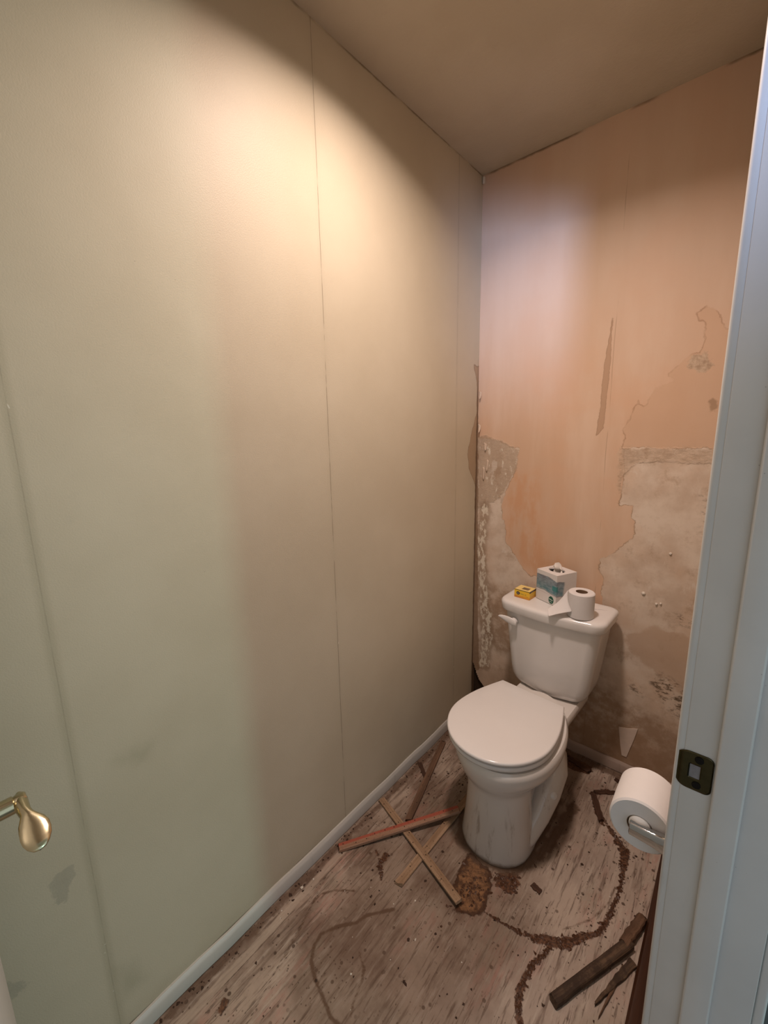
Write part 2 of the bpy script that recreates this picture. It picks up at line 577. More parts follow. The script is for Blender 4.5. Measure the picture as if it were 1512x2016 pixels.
def mat_trim_paint(name, c, dirty=0.25):
    m = M(name, 0.38, 0.5)
    col = m.mix(m.rng(m.noise(5, 4), 0.35, 0.65), c, tuple(v * 0.93 for v in c))
    sp = m.rng(m.voro(55), 0.05, 0.03)
    col = m.mix(m.mul(m.mul(sp, m.rng(m.noise(6), 0.5, 0.62)), 0.7), col, (0.16, 0.14, 0.12))
    col = m.mix(m.mul(m.rng(m.noise(30, 6, 0.7, m.scale(m.pos, (1, 1, 0.12))), 0.58, 0.75), dirty), col, tuple(v * 0.6 for v in c))
    m.color(col)
    m.normal(m.bump(m.noise(60, 4, 0.6, m.scale(m.pos, (1, 1, 0.3))), 0.12, 0.001))
    return m.m


MAT_LEFT = mat_left()
MAT_BACK = mat_back()
MAT_FLOOR = mat_floor()
MAT_CEIL = mat_ceiling()
MAT_JAMB = mat_trim_paint('white_gloss_door_frame_paint', (0.60, 0.585, 0.56))
MAT_BASE = mat_trim_paint('off_white_baseboard_paint', (0.50, 0.475, 0.43), 0.35)
MAT_DARKCAV = plain('dark_wall_cavity', (0.045, 0.028, 0.018), 0.9, 0.1, var=0.4, vscale=30)
MAT_HALLWALL = plain('hall_wall_paint', (0.55, 0.54, 0.52), 0.6, 0.3)
MAT_HALLFLOOR = plain('dark_hall_floor', (0.045, 0.05, 0.05), 0.5, 0.4, var=0.3, vscale=12)

# ------------------------------------------------------------------ room shell
# back wall: outlines of the missing paint, metres in (x, z)
R0 = [(0.808, 1.776), (0.775, 1.762), (0.789, 1.74), (0.804, 1.73), (0.807, 1.669), (0.799, 1.636), (0.761, 1.628), (0.72, 1.575),
      (0.741, 1.552), (0.685, 1.534), (0.677, 1.505), (0.656, 1.476), (0.634, 1.5), (0.618, 1.439), (0.599, 1.4), (0.601, 1.328),
      (0.95, 1.328), (0.95, 1.72), (0.86, 1.70), (0.83, 1.76)]
R1 = [(0.598, 1.328), (0.611, 1.246), (0.609, 1.179), (0.603, 1.111), (0.651, 1.116), (0.646, 1.081), (0.659, 1.058), (0.661, 0.99),
      (0.633, 0.963), (0.591, 0.916), (0.553, 0.891), (0.553, 0.888), (0.551, 0.851), (0.577, 0.809), (0.563, 0.758), (0.578, 0.73),
      (0.572, 0.696), (0.43, 0.66), (0.43, -0.05), (0.96, -0.05), (0.96, 1.328)]
L1 = [(-0.02, 1.374), (0.102, 1.358), (0.201, 1.32), (0.198, 1.277), (0.181, 1.208), (0.152, 1.147), (0.128, 1.064), (0.141, 1.003),
      (0.154, 0.943), (0.161, 0.892), (0.2, 0.846), (0.239, 0.791), (0.271, 0.761), (0.33, 0.77), (0.44, 0.68), (0.44, -0.05), (-0.02, -0.05)]
BAND = [(0.594, 1.328), (0.96, 1.330), (0.96, 1.285), (0.809, 1.277), (0.733, 1.282), (0.645, 1.272), (0.605, 1.22), (0.60, 1.16), (0.592, 1.28)]
LCR = [(-0.02, 1.374), (0.06, 1.378), (0.201, 1.32), (0.19, 1.228), (0.121, 1.104), (0.056, 1.057), (-0.02, 1.03)]
CRUST = [(0.766, 1.613), (0.782, 1.632), (0.816, 1.634), (0.83, 1.612), (0.828, 1.578), (0.793, 1.571)]
SPOT = [(0.837, 1.48), (0.847, 1.493), (0.859, 1.482), (0.858, 1.447), (0.845, 1.448)]
GOUGE = [(0.533, 1.816), (0.532, 1.71), (0.536, 1.649), (0.534, 1.571), (0.531, 1.475), (0.529, 1.402), (0.505, 1.373), (0.508, 1.419),
         (0.515, 1.492), (0.513, 1.573), (0.517, 1.643), (0.524, 1.712)]
SALM = [(0.181, 1.208), (0.278, 1.232), (0.303, 1.12), (0.331, 0.929), (0.41, 0.845), (0.3, 0.783), (0.238, 0.811), (0.16, 0.913), (0.144, 1.065)]
LOW = [(0.669, 0.601), (0.686, 0.548), (0.754, 0.493), (0.806, 0.461), (0.864, 0.423), (0.96, 0.40), (0.96, 0.62), (0.85, 0.66), (0.74, 0.66)]
LOW2 = [(0.748, 0.211), (0.767, 0.187), (0.809, 0.141), (0.85, 0.103), (0.88, 0.0), (0.60, 0.0), (0.66, 0.2)]
MOLD = [(0.755, 0.462), (0.808, 0.478), (0.90, 0.459), (0.90, 0.34), (0.84, 0.335), (0.796, 0.393)]
MOLD2 = [(0.80, 0.724), (0.90, 0.735), (0.90, 0.69), (0.841, 0.695)]
MOLD3 = [(0.695, 0.385), (0.735, 0.40), (0.735, 0.372), (0.70, 0.37)]
MOLD4 = [(0.86, 1.16), (0.89, 1.15), (0.89, 1.02), (0.865, 1.05)]
HOLE = np.array([(-0.05, 0.232), (0.004, 0.236), (0.022, 0.185), (0.040, 0.150), (0.075, 0.118), (0.115, 0.075), (0.12, -0.05), (-0.05, -0.05)])


def mn(*fs):
    return lambda P: np.minimum.reduce([f(P) for f in fs])


def poly(p):
    return lambda P: sd_poly(P, p)


me = grid_mesh('wall_back', 0.0, WX, 0.0, H, 0.005, lambda u, v: (u, 0 * u, v), {
    'r0': poly(R0), 'r1': poly(R1), 'l1': poly(L1), 'band': poly(BAND), 'lcr': poly(LCR), 'crust': poly(CRUST), 'spot': poly(SPOT),
    'brown': mn(poly([(0.06, 0.68), (0.2, 0.64), (0.28, 0.52), (0.26, 0.36), (0.12, 0.34), (0.05, 0.45)]), poly([(0.55, 0.36), (0.70, 0.31), (0.85, 0.27), (0.96, 0.22), (0.96, -0.02), (0.3, -0.02), (0.40, 0.40)])),
    'gouge': poly(GOUGE), 'salm': poly(SALM), 'low': mn(poly(LOW), poly(LOW2)), 'mold': mn(poly(MOLD), poly(MOLD2), poly(MOLD3), poly(MOLD4)),
    'cornercrust': lambda P: sd_line(P, [(0.045, 1.05), (0.028, 0.85), (0.05, 0.62), (0.075, 0.40), (0.06, 0.25)], [0.016, 0.016, 0.022, 0.026, 0.022]),
    'cornerbrown': lambda P: sd_line(P, [(-0.004, 1.62), (-0.001, 1.3), (0.004, 0.9), (0.01, 0.5), (0.016, 0.22)], [0.002, 0.006, 0.009, 0.014, 0.02]),
}, skip=lambda c: sd_poly(c, HOLE) < 0)
wall_back = obj('wall_back', me, MAT_BACK)
tag(wall_back, kind='structure')
bm = bmesh.new()
box(bm, -0.12, WX + 0.13, 0.016, 0.10, -0.1, H + 0.1)
obj('wall_backing', bm, MAT_DARKCAV, wall_back)

# left wall: full-height panels with open hairline joints between them
TORN = [(0.0, 1.687), (-0.045, 1.687), (-0.010, 1.598), (-0.014, 1.48), (-0.061, 1.379), (-0.086, 1.306), (-0.075, 1.24), (-0.010, 1.148), (-0.006, 0.8), (0.02, 0.8), (0.02, 1.687)]
SC1 = [(-1.689, 0.541), (-1.659, 0.549), (-1.656, 0.521), (-1.678, 0.472), (-1.69, 0.476), (-1.696, 0.522)]
SC2 = [(-1.785, 0.392), (-1.763, 0.373), (-1.755, 0.35), (-1.775, 0.343), (-1.79, 0.36)]
GR1 = [(-1.622, 0.222), (-1.589, 0.189), (-1.574, 0.132), (-1.612, 0.134)]
GR2 = [(-1.554, 0.72), (-1.484, 0.714), (-1.499, 0.69)]
bm = bmesh.new()
box(bm, -0.10, -0.0006, -2.05, 0.10, -0.1, H + 0.1)
wall_left = obj('wall_left', bm, MAT_LEFT)
tag(wall_left, kind='structure')
edges = [-2.05] + list(SEAMS) + [0.0]
for a, b in zip(edges, edges[1:]):
    g = 0.00003
    me = grid_mesh('panel', a + (g if a > -2 else 0), b - (g if b < 0 else 0), 0.0, H, 0.008, lambda u, v: (0 * u, u, v),
                   {'torn': poly(TORN), 'scuff': mn(poly(SC1), poly(SC2)), 'grease': mn(poly(GR1), poly(GR2))}, flip=False)
    p = obj('panel', me, MAT_LEFT, wall_left)

# right wall with the doorway (far jamb face y = -1.04, near jamb face y = -1.80)
YJ, YN, DH = -1.04, -1.80, 2.03
bm = bmesh.new()
box(bm, WX, 1.052, YJ + 0.018, 0.05, 0, H)
box(bm, WX, 1.052, -2.05, YN - 0.018, 0, H)
box(bm, WX, 1.052, YN - 0.018, YJ + 0.018, DH + 0.018, H)
wall_right = obj('wall_right', bm, plain('right_wall_paint', (0.50, 0.42, 0.33), 0.55, 0.35, var=0.05, vscale=6))
tag(wall_right, kind='structure')
bm = bmesh.new()
box(bm, -0.1, 1.052, -2.10, -2.05, 0, H)
tag(obj('wall_front', bm, plain('front_wall_paint', (0.50, 0.455, 0.375), 0.5, 0.35, var=0.05, vscale=6)), kind='structure')

# floor
ARC = [(0.72, -0.30), (0.75, -0.331), (0.785, -0.371), (0.791, -0.419), (0.797, -0.483), (0.797, -0.548), (0.791, -0.622), (0.778, -0.673),
       (0.749, -0.713), (0.717, -0.759), (0.678, -0.784), (0.65, -0.801), (0.599, -0.817), (0.565, -0.825), (0.513, -0.832)]
ARCW = [0.003, 0.006, 0.014, 0.010, 0.004, 0.004, 0.005, 0.007, 0.010, 0.013, 0.014, 0.008, 0.003, 0.0015, 0.001]
ARCUP = [(0.697, -0.278), (0.73, -0.317), (0.762, -0.359), (0.787, -0.395), (0.794, -0.438)]
BAR1 = [(0.635, -0.192), (0.666, -0.149), (0.708, -0.131)]
BAR2 = [(0.639, -0.189), (0.675, -0.266), (0.699, -0.306)]
BAR3 = [(0.693, -0.063), (0.72, -0.068)]
THIN = [(0.787, -0.512), (0.783, -0.564), (0.768, -0.617), (0.751, -0.656), (0.70, -0.73)]
ARC2 = [(0.686, -0.796), (0.67, -0.853), (0.663, -0.9), (0.663, -0.939), (0.672, -0.968), (0.689, -0.993), (0.72, -1.03)]
LOOP = [(0.30, -1.00), (0.248, -1.065), (0.239, -1.097), (0.207, -1.136), (0.182, -1.181), (0.186, -1.213), (0.211, -1.243), (0.248, -1.259), (0.295, -1.27),
        (0.331, -1.281), (0.354, -1.277), (0.42, -1.30)]
L4 = [(0.294, -1.143), (0.327, -1.158), (0.343, -1.184), (0.353, -1.221), (0.368, -1.249)]
L5 = [(0.146, -1.283), (0.126, -1.217), (0.098, -1.139), (0.102, -1.112), (0.124, -1.08), (0.172, -1.041)]
PATCH = [(0.385, -0.70), (0.472, -0.718), (0.493, -0.759), (0.501, -0.807), (0.508, -0.836), (0.478, -0.872), (0.446, -0.888), (0.404, -0.834), (0.392, -0.792)]
FORK = [(0.177, -0.893), (0.178, -0.925), (0.217, -0.963)]
FORK2 = [(0.178, -0.925), (0.15, -0.91), (0.14, -0.90)]
SPLAT = [(0.095, -1.43), (0.115, -1.425), (0.122, -1.455), (0.108, -1.462)]
CRACK = [(0.30, -1.75), (0.186, -1.421), (0.096, -1.136), (0.07, -1.06)]
BASEFOOT = [(0.30, -0.30), (0.29, -0.60), (0.34, -0.69), (0.42, -0.71), (0.50, -0.69), (0.55, -0.58), (0.55, -0.30)]
TOEP = [(0.49, -0.70), (0.53, -0.67), (0.56, -0.69), (0.55, -0.74), (0.50, -0.745)]
REAR = [(0.46, -0.03), (0.60, -0.05), (0.60, -0.10), (0.54, -0.12), (0.46, -0.10)]


def ln(l, wd):
    return lambda P: sd_line(P, l, wd)


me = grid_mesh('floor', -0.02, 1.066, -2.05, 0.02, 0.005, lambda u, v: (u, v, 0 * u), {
    'glue': mn(ln(ARC, ARCW), ln(ARCUP, 0.004), ln(BAR1, 0.009), ln(BAR2, [0.010, 0.012, 0.006]), ln(BAR3, 0.008), ln(ARC2, [0.004, 0.006, 0.007, 0.009, 0.009, 0.008, 0.006]),
               ln(FORK, [0.010, 0.007, 0.002]), ln(FORK2, 0.003), poly(SPLAT), poly(TOEP), poly(REAR)),
    'tide': mn(ln(LOOP, 0.0045), ln(L4, 0.0022), ln(L5, 0.0022), ln(THIN, 0.0012)),
    'patch': poly(PATCH),
    'wet': mn(poly([(0.05, -0.5), (0.25, -0.45), (0.45, -0.7), (0.6, -0.8), (0.66, -1.0), (0.5, -1.5), (0.2, -1.3), (0.12, -0.9)]), poly(BASEFOOT), poly([(0.44, -0.08), (0.66, -0.12), (0.66, -0.32), (0.62, -0.52), (0.57, -0.74), (0.48, -0.74)])),  # last polygon paints in the shade on the toilet's right
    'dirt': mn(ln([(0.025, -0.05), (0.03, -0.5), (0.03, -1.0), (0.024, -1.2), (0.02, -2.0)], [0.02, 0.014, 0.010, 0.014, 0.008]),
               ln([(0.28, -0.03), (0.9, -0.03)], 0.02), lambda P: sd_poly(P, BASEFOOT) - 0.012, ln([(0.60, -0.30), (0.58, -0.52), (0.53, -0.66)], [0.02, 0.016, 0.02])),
    'pale': ln([(0.052, -0.95), (0.062, -1.3), (0.07, -2.0)], 0.011),
    'crack': mn(ln(CRACK, 0.0015), ln([(0.066, -0.75), (0.074, -1.3), (0.084, -2.0)], 0.0012), ln([(0.20, -0.30), (0.13, -0.62)], 0.002), ln([(0.255, -0.35), (0.16, -0.66)], 0.0015)),
})
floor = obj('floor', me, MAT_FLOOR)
tag(floor, kind='structure')
bm = bmesh.new()
box(bm, -0.1, 1.066, -2.10, 0.05, -0.06, -0.004)
obj('subfloor', bm, MAT_DARKCAV, floor)
bm = bmesh.new()
box(bm, 1.067, 4.2, -4.2, 0.6, -0.03, -0.012)
tag(obj('floor_hall', bm, MAT_HALLFLOOR), kind='structure')

# ceiling with the round opening of the recessed lamp
bm = bmesh.new()
n = 48
ins, out, tins, tout = [], [], [], []
for i in range(n):
    a = 2 * math.pi * i / n
    c, s = math.cos(a), math.sin(a)
    ins.append(bm.verts.new((LAMP[0] + 0.085 * c, LAMP[1] + 0.085 * s, H)))
    out.append(bm.verts.new((LAMP[0] + 2.2 * c, LAMP[1] + 2.2 * s, H)))
    tins.append(bm.verts.new((LAMP[0] + 0.085 * c, LAMP[1] + 0.085 * s, H + 0.02)))
    tout.append(bm.verts.new((LAMP[0] + 2.2 * c, LAMP[1] + 2.2 * s, H + 0.02)))
for i in range(n):
    j = (i + 1) % n
    bm.faces.new((ins[i], ins[j], out[j], out[i]))
    bm.faces.new((tins[i], tout[i], tout[j], tins[j]))
    bm.faces.new((ins[i], tins[i], tins[j], ins[j]))
    bm.faces.new((out[i], out[j], tout[j], tout[i]))
tag(obj('ceiling', bm, MAT_CEIL), kind='structure')


# baseboards: a low moulding with an eased top
def moulding(x0, x1, length, h, t):
    prof = [(0, 0), (t, 0), (t, h * 0.72), (t * 0.8, h * 0.86), (t * 0.45, h), (0, h)]
    return prof


def base_board(name, a, b, inward, h=0.045, t=0.012, mat=None):
    a, b, inward = Vector(a), Vector(b), Vector(inward)
    bm = bmesh.new()
    prof = moulding(0, 0, 0, h, t)
    nseg = 24
    rings = []
    for k in range(nseg + 1):
        p = a.lerp(b, k / nseg)
        wv = 0.0012 * math.sin(k * 1.7) + 0.0008 * math.sin(k * 4.1)
        rings.append([p + inward * (q[0] + wv + 0.001) + Vector((0, 0, q[1] + 0.003)) for q in prof])
    loft(bm, rings)
    o = obj(name, bm, mat or MAT_BASE, smooth_angle=30)
    tag(o, kind='structure')
    return o


base_board('baseboard_left', (0, -2.04, 0), (0, -0.012, 0), (1, 0, 0))
base_board('baseboard_back', (0.30, 0, 0), (WX - 0.002, 0, 0), (0, -1, 0), mat=mat_trim_paint('pink_stained_baseboard_paint', (0.40, 0.30, 0.245), 0.6))
# stained wooden base strip along the right wall, seen beside the door frame
m = M('stained_wood_base_strip', 0.45, 0.45)
g = m.noise(120, 5, 0.65, m.scale(m.pos, (1, 0.06, 1)))
m.color(m.mix(g, (0.014, 0.005, 0.003), (0.075, 0.026, 0.010)))
m.normal(m.bump(g, 0.3, 0.001))
bm = bmesh.new()
rings = []
for k in range(13):
    y = -1.04 + (1.04 - 0.02) * k / 12
    rings.append([(x_, y, z_) for x_, z_ in ((WX, 0.003), (0.880, 0.003), (0.878, 0.010), (0.884, 0.018), (0.893, 0.020), (0.910, 0.032), (0.918, 0.055), (WX, 0.06))])
loft(bm, rings)
tag(obj('baseboard_right', bm, m.m, smooth_angle=30), kind='structure')

# ------------------------------------------------------------------ door frame (far jamb with stop, casing and strike plate)
frame = empty('trim_1', (1.0, YJ, 0))
tag(frame, kind='structure')
frame_off = Vector((-1.0, -YJ, 0))


def fobj(name, bm, mat, sa=None):
    bmesh.ops.translate(bm, verts=bm.verts[:], vec=frame_off)
    return obj(name, bm, mat, frame, sa)


for y0, y1 in ((YJ, YJ + 0.018), (YN - 0.018, YN)):
    bm = bmesh.new()
    box(bm, 0.9300, 1.0515, y0, y1, 0.0, DH + 0.018, 0.0015)
    fobj('jamb', bm, MAT_JAMB, 30)
bm = bmesh.new()
box(bm, 0.934, 1.0515, YN, YJ, DH, DH + 0.018, 0.0015)
fobj('head_jamb', bm, MAT_JAMB, 30)
bm = bmesh.new()
box(bm, 0.969, 1.0045, YJ - 0.0095, YJ, 0.0, DH, 0.0035, 3)
fobj('door_stop', bm, MAT_JAMB, 30)
bm = bmesh.new()
box(bm, 0.969, 1.0045, YN, YN + 0.0095, 0.0, DH, 0.0025, 2)
fobj('door_stop', bm, MAT_JAMB, 30)
# casings: room side is thin with a rounded edge, hall side is wider
for (x0, x1, y0, y1, nm) in ((0.9195, 0.9342, YJ + 0.0012, YJ + 0.046, 'casing'), (1.0520, 1.0655, YJ + 0.004, YJ + 0.058, 'casing'),
                             (0.9195, 0.9338, YN - 0.046, YN - 0.003, 'casing'), (1.0520, 1.0655, YN - 0.058, YN - 0.004, 'casing')):
    bm = bmesh.new()
    box(bm, x0, x1, y0, y1, 0.0, DH + 0.05, 0.004, 3)
    fobj(nm, bm, MAT_JAMB, 30)

# strike plate: brassy plate let into the jamb, lip curled over the room edge
m = M('darkened_brass_plate', 0.26, 0.5, 1.0)
m.color(m.mix(m.noise(80, 4), (0.045, 0.036, 0.017), (0.10, 0.082, 0.042)))  # base colour darkened to stand in for a dark reflection
m.set('Roughness', 0.18)
MAT_STRIKE = m.m
m = M('black_latch_pocket', 0.8, 0.1)
m.color(m.mix(m.noise(200, 2), (0.006, 0.005, 0.004), (0.016, 0.012, 0.01)))
MAT_BLACK = m.m
ZS = 0.886


def rounded_rect(w, h, r, n=6):
    pts = []
    for cx, cy, a0 in ((w / 2 - r, h / 2 - r, 0), (-w / 2 + r, h / 2 - r, 90), (-w / 2 + r, -h / 2 + r, 180), (w / 2 - r, -h / 2 + r, 270)):
        for k in range(n + 1):
            a = R(a0 + 90 * k / n)
            pts.append((cx + r * math.cos(a), cy + r * math.sin(a)))
    return pts


def plate_with_hole():
    """plate in the xz plane with a latch hole, its left edge bent round"""
    bm = bmesh.new()
    W_, H_ = 0.048, 0.063
    nx, nz = 22, 28
    hx0, hx1, hz0, hz1 = 9, 15, 9, 19
    grid = {}
    for i in range(nx + 1):
        for k in range(nz + 1):
            u = -W_ / 2 + W_ * i / nx
            v = -H_ / 2 + H_ * k / nz
            # round the outer corners, and taper the lip
            r = 0.009 if u > 0 else 0.019
            cu, cv = max(abs(u) - (W_ / 2 - r), 0), max(abs(v) - (H_ / 2 - r), 0)
            L_ = math.hypot(cu, cv)
            if cu > 0 and cv > 0 and max(cu, cv) > 0:
                s = max(cu, cv) / L_
                u = math.copysign(W_ / 2 - r + cu * s, u)
                v = math.copysign(H_ / 2 - r + cv * s, v)
            bend = max(0.0, -(u + 0.012))
            dy = -0.0016 + 6.0 * bend * bend * 8
            grid[i, k] = bm.verts.new((u, dy, v))
    for i in range(nx):
        for k in range(nz):
            if hx0 <= i < hx1 and hz0 <= k < hz1:
                continue
            bm.faces.new((grid[i, k], grid[i + 1, k], grid[i + 1, k + 1], grid[i, k + 1]))
    for v in [v for v in bm.verts if not v.link_faces]:
        bm.verts.remove(v)
    return bm


bm = plate_with_hole()
bmesh.ops.translate(bm, verts=bm.verts[:], vec=(0.9435 + frame_off.x, YJ + frame_off.y, ZS))
sp = obj('strike_plate', bm, MAT_STRIKE, frame, 40)
so = sp.modifiers.new('thickness', 'SOLIDIFY')
so.thickness = 0.0014
sp['label'] = 'dark brass strike plate'
bm = bmesh.new()
for sz in (-0.0215, 0.0215):
    lathe(bm, [(0.0001, -0.0022), (0.0036, -0.0026), (0.0056, -0.0018), (0.0060, 0)], 14, 'y', (0.005, 0, sz))
bmesh.ops.translate(bm, verts=bm.verts[:], vec=(0.9445 + frame_off.x, YJ + frame_off.y - 0.0009, ZS))
obj('screws', bm, MAT_BLACK, sp)
bm = bmesh.new()
box(bm, -0.0075, 0.0075, 0.0002, 0.0006, -0.0130, 0.0130)
bmesh.ops.translate(bm, verts=bm.verts[:], vec=(0.9448 + frame_off.x, YJ + frame_off.y - 0.0009, ZS))
obj('latch_pocket', bm, plain('grey_latch_pocket', (0.21, 0.195, 0.20), 0.7, 0.2, var=0.25, vscale=120), sp)

# ------------------------------------------------------------------ door leaf, swung open into the room, with its brass lever
door = empty('door_1', (0.932, -1.790, 0.0), R(0))
tag(door, kind='structure')
ang = math.atan2(-1.7768 + 1.790, 0.165 - 0.932)     # direction of the open leaf
door.rotation_euler = (0, 0, ang)
bm = bmesh.new()
LW = 0.767
# in door space: x along the leaf from the hinge, the hall-side face is at y = 0 and looks to -y (towards the room's back)
box(bm, 0.0, LW, 0.0, 0.035, 0.012, 2.02, 0.0015)
obj('door_leaf', bm, MAT_JAMB, door, 30)
for zh in (0.25, 1.05, 1.8):
    bm = bmesh.new()
    lathe(bm, [(0.0001, zh - 0.045), (0.006, zh - 0.045), (0.006, zh + 0.045), (0.0001, zh + 0.045)], 14, 'z', (-0.004, 0.039, 0))
    obj('hinge', bm, MAT_STRIKE, door, 30)

m = M('polished_brass', 0.20, 0.5, 1.0)
m.color(m.mix(m.noise(30, 4), (0.50, 0.44, 0.28), (0.60, 0.54, 0.37)))
m.normal(m.bump(m.noise(90, 3), 0.08, 0.0006))
MAT_BRASS = m.m
handle = empty('lever_handle', (0.722, 0.0, 0.885), 0, door)
handle['label'] = 'polished brass lever handle'
bm = bmesh.new()
lathe(bm, [(0.0001, -0.012), (0.018, -0.012), (0.028, -0.009), (0.032, -0.003), (0.0325, 0.0)], 36, 'y')
obj('rosette', bm, MAT_BRASS, handle, 30)
bm = bmesh.new()
lathe(bm, [(0.0115, -0.004), (0.0115, -0.022), (0.0125, -0.023), (0.0125, -0.048), (0.0105, -0.0495), (0.0115, -0.0515), (0.0118, -0.060), (0.0095, -0.063), (0.0001, -0.064)], 28, 'y')
obj('lever_neck', bm, MAT_BRASS, handle, 30)
# lever arm: points back towards the hinge (-x in door space), swells to a spoon
bm = bmesh.new()
rings = []
prof = [  # distance along, half depth (y), half height (z), drop
    (0.010, 0.0055, 0.010, 0.0), (0.000, 0.0085, 0.0115, 0.0), (-0.012, 0.0085, 0.0100, -0.0005), (-0.024, 0.0075, 0.0080, -0.0015), (-0.033, 0.0078, 0.0068, -0.003),
    (-0.0385, 0.0112, 0.0058, -0.0055), (-0.044, 0.0145, 0.0050, -0.008), (-0.051, 0.0165, 0.0045, -0.012), (-0.059, 0.0170, 0.0042, -0.0165), (-0.066, 0.0158, 0.0040, -0.021),
    (-0.0725, 0.0125, 0.0036, -0.025), (-0.077, 0.0075, 0.0028, -0.028), (-0.0788, 0.0015, 0.0012, -0.029)]
for d, hy, hz, dz in prof:
    ring = []
    for k in range(24):
        a = 2 * math.pi * k / 24
        ring.append((d, -0.056 - 0.0065 * min(1.0, max(0.0, (-d - 0.02) / 0.03)) + hy * math.cos(a), dz + hz * math.sin(a)))
    rings.append(ring)
loft(bm, rings)
obj('lever_arm', bm, MAT_BRASS, handle, 50)

# ------------------------------------------------------------------ recessed ceiling lamp (above the frame)
lamp = empty('ceiling_downlight', (LAMP[0], LAMP[1], H))
tag(lamp, 'round flush ceiling downlight above the middle of the room', 'lamp')
m = M('white_lamp_can', 0.5, 0.3)
m.color((0.75, 0.72, 0.68))
MAT_CAN = m.m
bm = bmesh.new()
lathe(bm, [(0.083, 0.0), (0.080, 0.008), (0.078, 0.03), (0.03, 0.034), (0.0001, 0.034)], 40)
obj('lamp_housing', bm, MAT_CAN, lamp, 30)
bm = bmesh.new()
lathe(bm, [(0.084, -0.0004), (0.090, -0.0022), (0.100, -0.0016), (0.102, -0.0002)], 40)
obj('trim_ring', bm, MAT_CAN, lamp, 30)
m = M('lit_diffuser', 0.4)
m.color((0.9, 0.85, 0.75))
m.set('Emission Color', (1.0, 0.80, 0.60))
m.set('Emission Strength', 1.5)
bm = bmesh.new()
lathe(bm, [(0.0001, 0.004), (0.05, 0.0045), (0.079, 0.006)], 40)
obj('diffuser', bm, m.m, lamp, 30)

# ------------------------------------------------------------------ toilet
def mat_porcelain(name, c, dirty):
    m = M(name, 0.16, 0.5)
    x = m.sep()
    col = m.mix(m.rng(m.noise(6, 4), 0.3, 0.7), c, tuple(v * 0.965 for v in c))
    if dirty:
        low = m.rng(x[2], 0.26, 0.12)
        st = m.rng(m.noise(34, 6, 0.7, m.scale(m.pos, (1, 1, 0.14))), 0.56, 0.70)
        col = m.mix(m.mul(m.mul(st, low), 0.55), col, (0.20, 0.135, 0.085))
        col = m.mix(m.mul(m.rng(m.math('MULTIPLY_ADD', m.noise(20, 5), 0.03, x[2]), 0.035, 0.016), 0.85), col, (0.12, 0.065, 0.035))
        col = m.mix(m.mul(low, 0.22), col, (0.34, 0.26, 0.19))
    m.color(col)
    return m.m


WHITE = (0.73, 0.70, 0.675)
MAT_PORC = mat_porcelain('white_porcelain', WHITE, False)
MAT_PORC_D = mat_porcelain('stained_white_porcelain', (0.70, 0.655, 0.61), True)
MAT_SEAT = mat_porcelain('white_seat_plastic', (0.74, 0.71, 0.685), False)


def egg(hw, ym, front, back, z, n=56, pf=2.0, pb=2.0):
    """plan outline: hw half width, ym the y of the widest line, front/back extents from it; -y is the front"""
    ring = []
    for i in range(n):
        a = 2 * math.pi * i / n
        c, s = math.cos(a), math.sin(a)
        p = pb if s > 0 else pf
        e = 2.0 / p
        x_ = hw * math.copysign(abs(c) ** e, c)
        y_ = ym + (back if s > 0 else front) * math.copysign(abs(s) ** e, s)
        ring.append((x_, y_, z))
    return ring


def turn(o, deg, c=(0.0, -0.25), shift=(0, 0)):
    """turn a part about a vertical line inside the toilet"""
    a_ = R(deg)
    o.rotation_euler = (0, 0, a_)
    o.location = (c[0] - (math.cos(a_) * c[0] - math.sin(a_) * c[1]) + shift[0], c[1] - (math.sin(a_) * c[0] + math.cos(a_) * c[1]) + shift[1], 0)


TR = empty('toilet', (0.445, 0, 0), R(-1.8))
tag(TR, 'white two-piece toilet with closed lid, in front of the peeling back wall', 'toilet')

bm = bmesh.new()
rings = [
    egg(0.120, -0.575, 0.124, 0.14, 0.002, pf=2.2, pb=2.4), egg(0.121, -0.575, 0.125, 0.14, 0.012, pf=2.2, pb=2.4), egg(0.116, -0.577, 0.118, 0.125, 0.05, pf=2.15, pb=2.2),
    egg(0.109, -0.580, 0.108, 0.115, 0.12, pf=2.1), egg(0.105, -0.580, 0.103, 0.112, 0.19, pf=2.1), egg(0.106, -0.578, 0.105, 0.118, 0.235, pf=2.1),
    egg(0.113, -0.570, 0.122, 0.15, 0.264, pf=2.1), egg(0.132, -0.545, 0.168, 0.21, 0.284, pf=2.1),
egg(0.155, -0.51, 0.208, 0.27, 0.303, pf=2.1, pb=1.9),
    egg(0.167, -0.51, 0.217, 0.28, 0.325, pf=2.1, pb=1.9), egg(0.172, -0.51, 0.222, 0.285, 0.350, pf=2.1, pb=1.9), egg(0.170, -0.51, 0.220, 0.285, 0.366, pf=2.1, pb=1.9),
    egg(0.164, -0.51, 0.213, 0.280, 0.374, pf=2.1, pb=1.9), egg(0.10, -0.50, 0.14, 0.18, 0.375), ]
loft(bm, rings)
# rear deck that carries the tank
dk = []
for z_, g in ((0.25, -0.045), (0.29, -0.014), (0.325, 0.0), (0.346, 0.0), (0.355, -0.006)):
    dk.append([(x_, y_ - 0.225, z_) for x_, y_ in [(p[0], p[1]) for p in rounded_rect(0.240 + 2 * g, 0.34 + g, 0.03, 5)]])
loft(bm, dk)
tube(bm, [(0, -0.56, 0.10), (0, -0.46, 0.14), (0, -0.36, 0.19), (0, -0.28, 0.26)], [0.085, 0.085, 0.08, 0.09], 20)
tube(bm, [(0, -0.56, 0.01), (0, -0.30, 0.01)], 0.075, 20, 0.6)
